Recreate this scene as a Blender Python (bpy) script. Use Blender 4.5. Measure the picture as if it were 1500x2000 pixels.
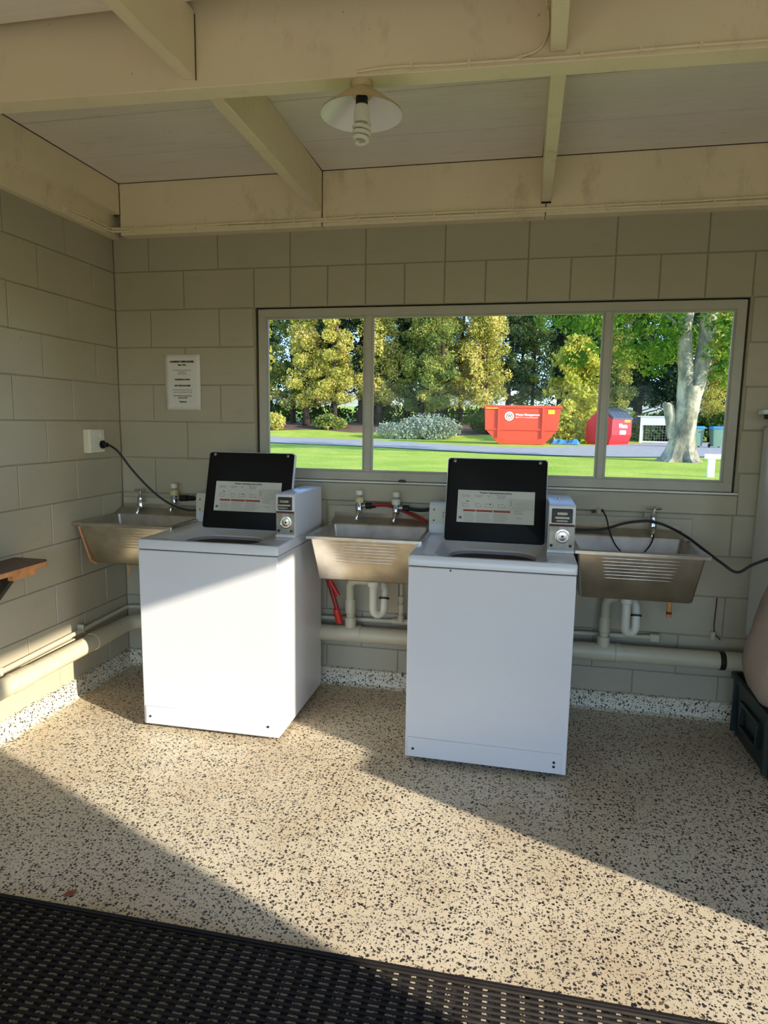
import bpy, bmesh, math, random
import numpy as np
from mathutils import Vector, Matrix, Euler

sc = bpy.context.scene
for o in list(bpy.data.objects):
    bpy.data.objects.remove(o)
COL = sc.collection
PI = math.pi

# ------------------------------------------------------------------ camera
cam_d = bpy.data.cameras.new('camera')
cam = bpy.data.objects.new('camera', cam_d); COL.objects.link(cam)
F_PX = 1272.1
cam_d.sensor_fit = 'HORIZONTAL'; cam_d.sensor_width = 36.0
cam_d.lens = F_PX / 1500 * 36.0
cam_d.clip_start = 0.02; cam_d.clip_end = 2000
YAW, PITCH, ROLL = -0.19935, -0.13695, 0.01441
fwd = Vector((math.sin(YAW) * math.cos(PITCH), math.cos(YAW) * math.cos(PITCH), math.sin(PITCH)))
r0 = Vector((math.cos(YAW), -math.sin(YAW), 0)); u0 = r0.cross(fwd)
right = r0 * math.cos(ROLL) + u0 * math.sin(ROLL); up = -r0 * math.sin(ROLL) + u0 * math.cos(ROLL)
M3 = Matrix((right, up, -fwd)).transposed()
cam.matrix_world = Matrix.Translation((2.1933, -3.3250, 1.4269)) @ M3.to_4x4()
sc.camera = cam

# ------------------------------------------------------------------ world, sun, exposure
SUN_AZ, SUN_EL = math.radians(23.4), math.atan(0.340)
world = bpy.data.worlds.new('world'); sc.world = world; world.use_nodes = True
wn = world.node_tree.nodes; wl = world.node_tree.links; wn.clear()
sky = wn.new('ShaderNodeTexSky'); sky.sky_type = 'NISHITA'; sky.sun_disc = False
sky.sun_elevation = SUN_EL; sky.sun_rotation = math.radians(90) + SUN_AZ
sky.air_density = 0.8; sky.dust_density = 0.1; sky.ozone_density = 2.5
bg = wn.new('ShaderNodeBackground'); bg.inputs['Strength'].default_value = 0.7
wo = wn.new('ShaderNodeOutputWorld')
tint = wn.new('ShaderNodeMix'); tint.data_type = 'RGBA'; tint.blend_type = 'MULTIPLY'; tint.inputs[0].default_value = 1.0
tint.inputs[7].default_value = (0.90, 0.96, 1.12, 1)
wl.new(sky.outputs[0], tint.inputs[6]); wl.new(tint.outputs[2], bg.inputs[0]); wl.new(bg.outputs[0], wo.inputs[0])
sun_d = bpy.data.lights.new('sun', 'SUN'); sun_d.energy = 8.4; sun_d.angle = math.radians(0.6)
sun_d.color = (1.0, 0.915, 0.80)
sun = bpy.data.objects.new('sun', sun_d); COL.objects.link(sun)
sdir = Vector((-math.cos(SUN_AZ) * math.cos(SUN_EL), math.sin(SUN_AZ) * math.cos(SUN_EL), -math.sin(SUN_EL)))
sun.rotation_euler = sdir.to_track_quat('-Z', 'Y').to_euler(); sun.location = (12, -8, 8)
sc.view_settings.view_transform = 'Standard'; sc.view_settings.look = 'None'
sc.view_settings.exposure = 0.06; sc.view_settings.gamma = 1.0
sc.view_settings.use_curve_mapping = False

# ------------------------------------------------------------------ materials
def lin(c):
    return tuple((x / 255 / 12.92) if x / 255 <= 0.04045 else ((x / 255 + 0.055) / 1.055) ** 2.4 for x in c) + (1.0,)

def newmat(name, rough=0.6, metal=0.0, spec=0.5):
    m = bpy.data.materials.new(name); m.use_nodes = True
    nt = m.node_tree; b = nt.nodes['Principled BSDF']
    b.inputs['Roughness'].default_value = rough; b.inputs['Metallic'].default_value = metal
    b.inputs['Specular IOR Level'].default_value = spec
    return m, nt, b

def coords(nt, scale=(1, 1, 1), obj=True):
    tc = nt.nodes.new('ShaderNodeTexCoord'); mp = nt.nodes.new('ShaderNodeMapping')
    mp.inputs['Scale'].default_value = scale
    nt.links.new(tc.outputs['Object'], mp.inputs[0])
    return mp.outputs[0]

def wcoords(nt, scale=(1, 1, 1)):
    g = nt.nodes.new('ShaderNodeNewGeometry'); mp = nt.nodes.new('ShaderNodeMapping')
    mp.inputs['Scale'].default_value = scale
    nt.links.new(g.outputs['Position'], mp.inputs[0])
    return mp.outputs[0]

def noise(nt, vec, scale, detail=3, rough=0.55):
    n = nt.nodes.new('ShaderNodeTexNoise'); n.inputs['Scale'].default_value = scale
    n.inputs['Detail'].default_value = detail; n.inputs['Roughness'].default_value = rough
    nt.links.new(vec, n.inputs['Vector']); return n.outputs[0]

def ramp(nt, fac, stops):
    r = nt.nodes.new('ShaderNodeValToRGB'); e = r.color_ramp.elements
    e[0].position, e[0].color = stops[0][0], stops[0][1]
    e[1].position, e[1].color = stops[1][0], stops[1][1]
    for p, c in stops[2:]:
        k = e.new(p); k.color = c
    nt.links.new(fac, r.inputs[0]); return r.outputs[0]

def mix(nt, fac, a, b, mode='MIX'):
    n = nt.nodes.new('ShaderNodeMix'); n.data_type = 'RGBA'; n.blend_type = mode
    for sock, v in ((n.inputs[0], fac), (n.inputs[6], a), (n.inputs[7], b)):
        if isinstance(v, (int, float)): sock.default_value = v
        elif isinstance(v, tuple): sock.default_value = v
        else: nt.links.new(v, sock)
    return n.outputs[2]

def bump(nt, b, h, strength=0.2, dist=0.01):
    n = nt.nodes.new('ShaderNodeBump'); n.inputs['Strength'].default_value = strength
    n.inputs['Distance'].default_value = dist
    nt.links.new(h, n.inputs['Height']); nt.links.new(n.outputs[0], b.inputs['Normal'])

def simple(name, rgb, rough=0.5, metal=0.0, var=0.08, scale=6.0, spec=0.5, bmp=0.0, bscale=60, world_space=True):
    m, nt, b = newmat(name, rough, metal, spec)
    c = lin(rgb); v = wcoords(nt) if world_space else coords(nt)
    d = tuple(x * (1 - var) for x in c[:3]) + (1,); l = tuple(min(1, x * (1 + var)) for x in c[:3]) + (1,)
    nt.links.new(ramp(nt, noise(nt, v, scale), [(0.3, d), (0.7, l)]), b.inputs['Base Color'])
    if bmp: bump(nt, b, noise(nt, v, bscale, 4), bmp, 0.004)
    return m

def paint(name, rgb, grime, rough=0.55, var=0.06, amt=0.35, gscale=(3, 3, 9), bmp=0.15, stretch=None):
    m, nt, b = newmat(name, rough)
    v = wcoords(nt); c = lin(rgb)
    d = tuple(x * (1 - var) for x in c[:3]) + (1,); l = tuple(min(1, x * (1 + var)) for x in c[:3]) + (1,)
    base = ramp(nt, noise(nt, v, 2.3, 4), [(0.3, d), (0.7, l)])
    g = ramp(nt, noise(nt, wcoords(nt, gscale), 1.7, 6, 0.7), [(0.56, (0, 0, 0, 1)), (0.78, (amt, amt, amt, 1))])
    spk = ramp(nt, noise(nt, v, 38, 2, 0.6), [(0.74, (0, 0, 0, 1)), (0.78, (0.5, 0.5, 0.5, 1))])
    col = mix(nt, g, base, lin(grime)); col = mix(nt, spk, col, lin(grime))
    if stretch:
        s = ramp(nt, noise(nt, wcoords(nt, stretch), 4, 5, 0.65), [(0.3, (0.93, 0.925, 0.915, 1)), (0.7, (1, 1, 1, 1))])
        col = mix(nt, 1.0, col, s, 'MULTIPLY')
    nt.links.new(col, b.inputs['Base Color'])
    bump(nt, b, noise(nt, v, 85, 4), bmp, 0.003)
    return m

M = {}
M['block'] = paint('painted_block', (176, 166, 140), (112, 96, 66), 0.5, 0.04, 0.2, bmp=0.2)
M['mortar'] = paint('painted_mortar', (158, 148, 122), (100, 88, 62), 0.6, 0.05, 0.3)
M['timber'] = paint('cream_painted_timber', (236, 219, 180), (128, 98, 56), 0.45, 0.05, 0.4, (4, 4, 2), 0.12)
M['ceil'] = paint('white_painted_boards', (240, 231, 213), (140, 118, 84), 0.6, 0.04, 0.25, (2, 9, 2), 0.15, (0.6, 18, 1))
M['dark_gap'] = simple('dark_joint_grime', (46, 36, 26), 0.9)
M['frame'] = simple('window_frame_paint', (176, 170, 150), 0.4, 0, 0.06, 9)
M['frame_dark'] = simple('window_gap_shade', (24, 22, 20), 0.8)  # near-black colour for the shade in the window frame gap
M['pipe'] = paint('painted_waste_pipe', (196, 186, 156), (120, 100, 66), 0.4, 0.04, 0.3, (5, 5, 5), 0.05)
M['pipe_white'] = simple('white_pipe_plastic', (206, 200, 176), 0.35, 0, 0.05, 12)
M['enamel'] = simple('white_washer_enamel', (218, 216, 213), 0.22, 0, 0.015, 3, 0.5)
M['enamel_top'] = simple('white_top_enamel', (218, 217, 214), 0.16, 0, 0.02, 3, 0.5)
M['black_panel'] = simple('black_lid_plastic', (9, 9, 9), 0.55, 0, 0.2, 8, 0.25)
M['seam'] = simple('dark_seam', (60, 56, 50), 0.7)
M['label'] = simple('printed_label', (206, 203, 188), 0.4, 0, 0.03, 10)
M['ink'] = simple('black_ink', (30, 28, 26), 0.6)
M['ink_grey'] = simple('grey_ink', (96, 92, 84), 0.6)
M['ink_red'] = simple('red_brown_ink', (158, 64, 36), 0.6)
M['chrome'] = simple('chrome', (205, 205, 205), 0.14, 1.0, 0.03, 20)
M['coin_plate'] = simple('worn_coin_plate', (150, 144, 132), 0.42, 0.75, 0.25, 30)
M['dark_metal'] = simple('dark_metal', (58, 56, 54), 0.4, 0.7, 0.2, 30)
M['basket'] = simple('grey_wash_ring', (150, 148, 150), 0.4, 0, 0.06, 14)
M['rust'] = simple('rusty_screw', (96, 56, 34), 0.8, 0.1, 0.3, 50)
M['console'] = simple('cream_control_panel', (206, 198, 172), 0.35, 0, 0.03, 9)
M['black_rubber'] = simple('black_rubber', (14, 13, 13), 0.5, 0, 0.15, 30)
M['red_hose'] = simple('red_rubber_hose', (150, 36, 26), 0.45, 0, 0.15, 30)
M['red_cap'] = simple('bright_red_plastic', (205, 38, 24), 0.35, 0, 0.1, 30)
M['socket'] = simple('ivory_switch_plastic', (222, 210, 178), 0.35, 0, 0.04, 12)
M['white_plastic'] = simple('white_tap_plastic', (225, 220, 200), 0.35, 0, 0.05, 25)
M['yellow_plastic'] = simple('aged_yellow_plastic', (214, 196, 140), 0.4, 0, 0.08, 25)
M['paper'] = simple('notice_paper', (222, 216, 204), 0.75, 0, 0.02, 8)
M['bench_top'] = simple('brown_stained_bench', (96, 62, 42), 0.4, 0, 0.2, 14)
M['bench_edge'] = simple('raw_timber_edge', (206, 140, 84), 0.6, 0, 0.2, 24)
M['bracket'] = simple('dark_steel_bracket', (48, 46, 34), 0.6, 0.3, 0.2, 24)
M['cabinet_white'] = simple('white_cabinet_paint', (206, 204, 196), 0.35, 0, 0.04, 5)
M['crate'] = simple('dark_green_crate_plastic', (34, 44, 38), 0.45, 0, 0.2, 18)
M['mat'] = simple('black_rubber_mat', (34, 29, 25), 0.75, 0, 0.25, 20, 0.25, 0.2, 160)
M['shade_out'] = paint('aged_enamel_shade', (206, 184, 136), (110, 74, 40), 0.4, 0.06, 0.55, (14, 14, 14), 0.1)
M['shade_in'] = simple('white_enamel_shade', (236, 232, 222), 0.3, 0, 0.02, 9)
M['bulb'] = simple('frosted_lamp_tube', (224, 218, 196), 0.25, 0, 0.03, 40)
M['dead_leaf'] = simple('dead_leaf', (150, 84, 56), 0.7, 0, 0.25, 60)

def steel(name='brushed_stainless', ra=0.16, rb=0.32):
    m, nt, b = newmat(name, 0.16, 1.0)
    v = wcoords(nt, (2, 2, 40))
    n = noise(nt, v, 6, 5, 0.6)
    nt.links.new(ramp(nt, noise(nt, wcoords(nt), 9, 5), [(0.3, lin((176, 170, 158))), (0.7, lin((214, 208, 196)))]), b.inputs['Base Color'])
    r = nt.nodes.new('ShaderNodeMapRange'); r.inputs[3].default_value = ra; r.inputs[4].default_value = rb
    nt.links.new(n, r.inputs[0]); nt.links.new(r.outputs[0], b.inputs['Roughness'])
    bump(nt, b, n, 0.12, 0.002)
    return m
M['steel'] = steel()
M['steel_in'] = steel('satin_stainless', 0.36, 0.5)

def weave():
    m, nt, b = newmat('brown_woven_cloth', 0.9)
    v = coords(nt)
    w1 = nt.nodes.new('ShaderNodeTexWave'); w1.inputs['Scale'].default_value = 60; w1.bands_direction = 'Z'
    w2 = nt.nodes.new('ShaderNodeTexWave'); w2.inputs['Scale'].default_value = 60; w2.bands_direction = 'Y'
    for w in (w1, w2):
        w.inputs['Distortion'].default_value = 2; nt.links.new(v, w.inputs[0])
    mx = mix(nt, 0.5, w1.outputs[0], w2.outputs[0])
    nt.links.new(ramp(nt, mx, [(0.2, lin((142, 122, 104))), (0.8, lin((172, 152, 132)))]), b.inputs['Base Color'])
    bump(nt, b, mx, 0.4, 0.004)
    return m
M['weave'] = weave()

def terrazzo(name, base, dirty=True):
    m, nt, b = newmat(name, 0.38)
    v = wcoords(nt)
    wn_ = nt.nodes.new('ShaderNodeTexNoise'); wn_.inputs['Scale'].default_value = 120; wn_.inputs['Detail'].default_value = 2
    nt.links.new(v, wn_.inputs['Vector'])
    vm = nt.nodes.new('ShaderNodeVectorMath'); vm.operation = 'MULTIPLY_ADD'
    vm.inputs[1].default_value = (0.012, 0.012, 0.012)
    nt.links.new(wn_.outputs[1], vm.inputs[0]); nt.links.new(v, vm.inputs[2])
    masks = []
    for sc_, thr0, thr1, keep in ((74, 0.32, 0.37, 0.45), (128, 0.32, 0.39, 0.52), (46, 0.22, 0.26, 0.78), (200, 0.30, 0.40, 0.72)):
        vo = nt.nodes.new('ShaderNodeTexVoronoi'); vo.inputs['Scale'].default_value = sc_
        nt.links.new(vm.outputs[0], vo.inputs['Vector'])
        sep = nt.nodes.new('ShaderNodeSeparateColor'); nt.links.new(vo.outputs['Color'], sep.inputs[0])
        rk = ramp(nt, sep.outputs[0], [(keep - 0.01, (0, 0, 0, 1)), (keep, (1, 1, 1, 1))])
        dk = ramp(nt, vo.outputs['Distance'], [(thr0, (1, 1, 1, 1)), (thr1, (0, 0, 0, 1))])
        mm = nt.nodes.new('ShaderNodeMath'); mm.operation = 'MULTIPLY'
        nt.links.new(rk, mm.inputs[0]); nt.links.new(dk, mm.inputs[1]); masks.append((mm.outputs[0], sep.outputs[1]))
    c = lin(base)
    d = tuple(x * 0.90 for x in c[:3]) + (1,)
    col = ramp(nt, noise(nt, v, 3.2, 5), [(0.3, d), (0.7, c)])
    if dirty:
        st = ramp(nt, noise(nt, v, 1.1, 5, 0.6), [(0.46, (0, 0, 0, 1)), (0.75, (0.6, 0.6, 0.6, 1))])
        col = mix(nt, st, col, lin((172, 138, 88)))
    for mk, rnd in masks:
        chip = ramp(nt, rnd, [(0.0, lin((26, 24, 23))), (0.72, lin((54, 49, 45))), (0.94, lin((104, 88, 70)))])
        col = mix(nt, mk, col, chip)
    nt.links.new(col, b.inputs['Base Color'])
    r = nt.nodes.new('ShaderNodeMapRange'); r.inputs[3].default_value = 0.32; r.inputs[4].default_value = 0.6
    nt.links.new(noise(nt, v, 14, 4), r.inputs[0]); nt.links.new(r.outputs[0], b.inputs['Roughness'])
    bump(nt, b, noise(nt, v, 260, 3), 0.12, 0.001)
    return m
M['terrazzo'] = terrazzo('terrazzo_floor', (228, 214, 184))
M['terrazzo_skirt'] = terrazzo('terrazzo_skirting', (226, 214, 184), False)

def glass():
    m = bpy.data.materials.new('window_glass'); m.use_nodes = True
    nt = m.node_tree; nt.nodes.clear()
    out = nt.nodes.new('ShaderNodeOutputMaterial'); mx = nt.nodes.new('ShaderNodeMixShader')
    tr = nt.nodes.new('ShaderNodeBsdfTransparent'); gl = nt.nodes.new('ShaderNodeBsdfGlossy')
    tr.inputs[0].default_value = (0.93, 0.96, 0.95, 1); gl.inputs['Roughness'].default_value = 0.02
    fr = nt.nodes.new('ShaderNodeFresnel'); fr.inputs[0].default_value = 1.12
    nt.links.new(fr.outputs[0], mx.inputs[0]); nt.links.new(tr.outputs[0], mx.inputs[1]); nt.links.new(gl.outputs[0], mx.inputs[2])
    nt.links.new(mx.outputs[0], out.inputs[0]); return m
M['glass'] = glass()

def leafmat(name, stops, scale=0.6, trans=0.3):
    m = bpy.data.materials.new(name); m.use_nodes = True
    nt = m.node_tree; nt.nodes.clear()
    out = nt.nodes.new('ShaderNodeOutputMaterial'); mx = nt.nodes.new('ShaderNodeMixShader')
    df = nt.nodes.new('ShaderNodeBsdfDiffuse'); tl = nt.nodes.new('ShaderNodeBsdfTranslucent')
    v = wcoords(nt)
    n1 = noise(nt, v, scale, 4, 0.7)
    col = ramp(nt, n1, stops)
    rnd = ramp(nt, noise(nt, v, 9, 2, 0.7), [(0.3, (0.75, 0.75, 0.75, 1)), (0.7, (1.15, 1.12, 1.1, 1))])
    col = mix(nt, 1.0, col, rnd, 'MULTIPLY')
    nt.links.new(col, df.inputs[0]); nt.links.new(col, tl.inputs[0]); mx.inputs[0].default_value = trans
    nt.links.new(df.outputs[0], mx.inputs[1]); nt.links.new(tl.outputs[0], mx.inputs[2]); nt.links.new(mx.outputs[0], out.inputs[0])
    return m
M['leaf_gold'] = leafmat('golden_conifer_leaf', [(0.35, lin((140, 142, 66))), (0.5, lin((200, 190, 92))), (0.65, lin((228, 206, 122)))])
M['leaf_green'] = leafmat('green_conifer_leaf', [(0.35, lin((80, 100, 56))), (0.5, lin((138, 148, 74))), (0.66, lin((200, 192, 96)))])
M['leaf_dark'] = leafmat('dark_conifer_leaf', [(0.35, lin((46, 64, 50))), (0.55, lin((76, 98, 62))), (0.7, lin((142, 150, 78)))])
M['leaf_lime'] = leafmat('lime_conifer_leaf', [(0.3, lin((136, 144, 52))), (0.5, lin((188, 184, 74))), (0.7, lin((216, 204, 100)))])
M['leaf_broad'] = leafmat('broad_green_leaf', [(0.3, lin((52, 88, 34))), (0.5, lin((92, 130, 42))), (0.7, lin((170, 176, 62)))], 1.3, 0.4)
M['leaf_silver'] = leafmat('silver_green_leaf', [(0.3, lin((120, 134, 112))), (0.6, lin((176, 184, 156)))], 1.5, 0.2)
M['leaf_under'] = leafmat('undergrowth_leaf', [(0.35, lin((40, 58, 28))), (0.52, lin((72, 96, 40))), (0.7, lin((120, 118, 60)))], 0.5, 0.2)
M['bark_dark'] = simple('dark_bark', (62, 50, 42), 0.95, 0, 0.35, 3, 0.2, 0.5, 12)

def bark():
    m, nt, b = newmat('mottled_pale_bark', 0.85)
    v = wcoords(nt, (1, 1, 0.5))
    col = ramp(nt, noise(nt, v, 2.6, 6, 0.7), [(0.34, lin((84, 82, 68))), (0.48, lin((136, 126, 102))), (0.6, lin((184, 168, 140)))])
    nt.links.new(col, b.inputs['Base Color']); bump(nt, b, noise(nt, v, 7, 5), 0.6, 0.05); return m
M['bark_pale'] = bark()

def grass():
    m, nt, b = newmat('mown_grass', 0.9, 0, 0.1)
    v = wcoords(nt)
    c1 = ramp(nt, noise(nt, v, 0.6, 6, 0.7), [(0.35, lin((160, 182, 64))), (0.65, lin((200, 206, 90)))])
    c2 = ramp(nt, noise(nt, v, 14, 4, 0.7), [(0.3, (0.66, 0.70, 0.62, 1)), (0.7, (1.2, 1.15, 1.12, 1))])
    nt.links.new(mix(nt, 1.0, c1, c2, 'MULTIPLY'), b.inputs['Base Color'])
    bump(nt, b, noise(nt, v, 30, 4), 0.8, 0.05); return m
M['grass'] = grass()
M['road'] = simple('grey_gravel_road', (168, 160, 148), 0.9, 0, 0.14, 3, 0.2, 0.5, 12)
M['earth'] = simple('brown_earth_bank', (104, 76, 52), 0.95, 0, 0.35, 0.8)
M['pale_hill'] = simple('pale_distant_slope', (176, 172, 140), 0.95, 0, 0.25, 0.12)
M['orange_steel'] = simple('orange_red_skip_paint', (222, 62, 26), 0.5, 0, 0.08, 2)
M['red_steel'] = simple('red_bin_paint', (206, 20, 30), 0.5, 0, 0.06, 2)
M['dark_lid'] = simple('dark_grey_lid', (62, 66, 74), 0.5, 0, 0.1, 4)
M['white_sign'] = simple('white_sign_paint', (236, 232, 222), 0.5, 0, 0.03, 9)
M['yellow_sign'] = simple('yellow_sticker', (236, 178, 32), 0.5, 0, 0.03, 9)
M['grey_ring'] = simple('grey_logo', (120, 90, 80), 0.5, 0, 0.03, 9)
M['white_paint'] = simple('white_outdoor_paint', (232, 228, 216), 0.6, 0, 0.06, 6)
M['bin_green'] = simple('green_wheelie_plastic', (104, 130, 104), 0.5, 0, 0.06, 4)
M['bin_lid'] = simple('blue_wheelie_lid', (46, 134, 208), 0.4, 0, 0.05, 4)
M['blue_tarp'] = simple('blue_tarp', (52, 118, 168), 0.6, 0, 0.2, 5)
M['concrete'] = simple('outer_concrete', (196, 180, 150), 0.9, 0, 0.1, 4)

# ------------------------------------------------------------------ mesh helpers
class MB:
    def __init__(s): s.v = []; s.f = []; s.m = []
    def add(s, vs, fs, mi=0):
        n = len(s.v); s.v += [tuple(v) for v in vs]; s.f += [tuple(i + n for i in f) for f in fs]; s.m += [mi] * len(fs); return s
    def box(s, x0, x1, y0, y1, z0, z1, mi=0, mat=None):
        vs = [(x, y, z) for z in (z0, z1) for y in (y0, y1) for x in (x0, x1)]
        if mat is not None: vs = [tuple(mat @ Vector(v)) for v in vs]
        return s.add(vs, [(0, 2, 3, 1), (4, 5, 7, 6), (0, 1, 5, 4), (2, 6, 7, 3), (0, 4, 6, 2), (1, 3, 7, 5)], mi)
    def prism(s, poly, a0, a1, axis='y', mi=0):
        """poly of (u,v); axis y: u=x v=z; axis x: u=y v=z; axis z: u=x v=y"""
        def p(u, v, a): return {'y': (u, a, v), 'x': (a, u, v), 'z': (u, v, a)}[axis]
        n = len(poly); vs = [p(u, v, a0) for u, v in poly] + [p(u, v, a1) for u, v in poly]
        fs = [tuple(range(n)), tuple(range(2 * n - 1, n - 1, -1))] + [(i, i + n, (i + 1) % n + n, (i + 1) % n) for i in range(n)]
        return s.add(vs, fs, mi)
    def loops(s, loops, cap0=False, cap1=False, mi=0):
        n = len(loops[0]); vs = [v for l in loops for v in l]; fs = []
        for k in range(len(loops) - 1):
            for i in range(n):
                j = (i + 1) % n; fs.append((k * n + i, k * n + j, (k + 1) * n + j, (k + 1) * n + i))
        if cap0: fs.append(tuple(range(n - 1, -1, -1)))
        if cap1: fs.append(tuple((len(loops) - 1) * n + i for i in range(n)))
        return s.add(vs, fs, mi)
    def tube(s, pts, r, n=10, mi=0, cap=True):
        pts = [Vector(p) for p in pts]; rs = r if isinstance(r, (list, tuple)) else [r] * len(pts)
        L = []; prev = None
        for i, p in enumerate(pts):
            t = (pts[min(i + 1, len(pts) - 1)] - pts[max(i - 1, 0)]).normalized()
            if prev is None:
                a = Vector((0, 0, 1)) if abs(t.z) < 0.9 else Vector((1, 0, 0)); u = t.cross(a).normalized()
            else:
                u = (prev - t * prev.dot(t)).normalized()
            prev = u; w = t.cross(u)
            L.append([tuple(p + (u * math.cos(2 * PI * k / n) + w * math.sin(2 * PI * k / n)) * rs[i]) for k in range(n)])
        return s.loops(L, cap, cap, mi)
    def lathe(s, prof, c=(0, 0, 0), axis='z', n=24, mi=0, cap0=True, cap1=True):
        L = []
        for r, h in prof:
            l = []
            for k in range(n):
                a = 2 * PI * k / n; u, v = r * math.cos(a), r * math.sin(a)
                p = {'z': (u, v, h), 'y': (u, h, v), 'x': (h, u, v)}[axis]
                l.append((p[0] + c[0], p[1] + c[1], p[2] + c[2]))
            L.append(l)
        return s.loops(L, cap0, cap1, mi)
    def mesh(s, name, smooth=False):
        me = bpy.data.meshes.new(name); me.from_pydata(s.v, [], s.f)
        me.polygons.foreach_set('material_index', s.m)
        bm = bmesh.new(); bm.from_mesh(me); bmesh.ops.recalc_face_normals(bm, faces=bm.faces); bm.to_mesh(me); bm.free()
        if smooth: me.polygons.foreach_set('use_smooth', [True] * len(me.polygons))
        me.update(); return me
    def build(s, name, mats, parent=None, smooth=False, bevel=0, seg=2, label=None):
        me = s.mesh(name, smooth or bevel > 0)
        for m in (mats if isinstance(mats, list) else [mats]): me.materials.append(m)
        o = link(name, me, parent)
        if bevel:
            b = o.modifiers.new('bevel', 'BEVEL'); b.width = bevel; b.segments = seg; b.limit_method = 'ANGLE'; b.angle_limit = math.radians(40)
        if bevel or smooth:
            try:
                me.set_sharp_from_angle(angle=math.radians(34 if not bevel else 60))
            except Exception: pass
        if label: o['label'] = label
        return o

def link(name, data, parent=None):
    o = bpy.data.objects.new(name, data); COL.objects.link(o)
    if parent is not None: o.parent = parent
    return o

def tag(o, label, cat, group=None, kind=None):
    o['label'] = label; o['category'] = cat
    if group: o['group'] = group
    if kind: o['kind'] = kind
    return o

def thing(name, label, cat, loc=(0, 0, 0), rz=0, group=None):
    o = link(name, None); o.location = loc; o.rotation_euler = (0, 0, rz); o.empty_display_size = 0.05
    return tag(o, label, cat, group)

def struct(o, label, cat):
    return tag(o, label, cat, None, 'structure')

def spline(pts, sub=8):
    P = [Vector(p) for p in pts]; P = [P[0] * 2 - P[1]] + P + [P[-1] * 2 - P[-2]]; out = []
    for i in range(1, len(P) - 2):
        for k in range(sub):
            t = k / sub; a, b, c, d = P[i - 1], P[i], P[i + 1], P[i + 2]
            out.append(0.5 * ((2 * b) + (c - a) * t + (2 * a - 5 * b + 4 * c - d) * t * t + (3 * b - a - 3 * c + d) * t ** 3))
    out.append(P[-2]); return out

def rr(x0, x1, y0, y1, r, z, k=6):
    pts = []
    for cx, cy, a0 in ((x1 - r, y1 - r, 0), (x0 + r, y1 - r, 90), (x0 + r, y0 + r, 180), (x1 - r, y0 + r, 270)):
        for i in range(k + 1):
            a = math.radians(a0 + 90 * i / k); pts.append((cx + r * math.cos(a), cy + r * math.sin(a), z))
    return pts

def text(s, size, loc, rot, mat, parent, name='lettering', align='CENTER', sx=1.0, bold=0.0):
    c = bpy.data.curves.new(name, 'FONT'); c.body = s; c.size = size; c.align_x = align; c.align_y = 'CENTER'
    c.extrude = 0.0002; c.offset = bold; c.resolution_u = 2; c.materials.append(mat)
    o = link(name, c, parent); o.location = loc; o.rotation_euler = rot; o.scale = (sx, 1, 1)
    return o

# ================================================================== STRUCTURE
XR, YF, ZC = 4.70, -4.60, 2.645          # right wall, front wall, ceiling
GZ = 0.35                                # lawn level outside the window
DY0, DY1, DH = -3.137, -2.03, 2.172        # doorway in the right wall
WX0, WX1, WZ0, WZ1 = 0.815, 3.205, 1.112, 2.013

# floor
fl = MB().box(0, XR, YF, 0, -0.12, 0).build('floor', M['terrazzo'])
struct(fl, 'cream terrazzo floor with dark stone chips', 'floor')

# block template meshes
def block_mesh(w, h, d=0.012, e=0.0028):
    m = MB()
    a = [(0, 0, 0), (w, 0, 0), (w, 0, h), (0, 0, h)]
    b = [(0, -d + e, 0), (w, -d + e, 0), (w, -d + e, h), (0, -d + e, h)]
    c = [(e, -d, e), (w - e, -d, e), (w - e, -d, h - e), (e, -d, h - e)]
    m.loops([a, b, c], True, True); me = m.mesh('block'); me.materials.append(M['block']); return me
BM = {}
def blocks(parent, x0, x1, z0, z1, place):
    w, h = x1 - x0 - 0.004, z1 - z0 - 0.004
    if w < 0.02 or h < 0.02: return
    key = (round(w, 3), round(h, 3))
    if key not in BM: BM[key] = block_mesh(w, h)
    o = link('block', BM[key], parent); place(o, x0 + 0.002, z0 + 0.002, w)

ZO = 0.013
XJ = 0.209     # first full joint on the back wall
def courses(hi):
    return [(max(0.0, k * 0.2 + ZO), (k + 1) * 0.2 + ZO) for k in range(-1, 12) if (k + 1) * 0.2 + ZO > 0.05 and k * 0.2 + ZO < hi]

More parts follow.
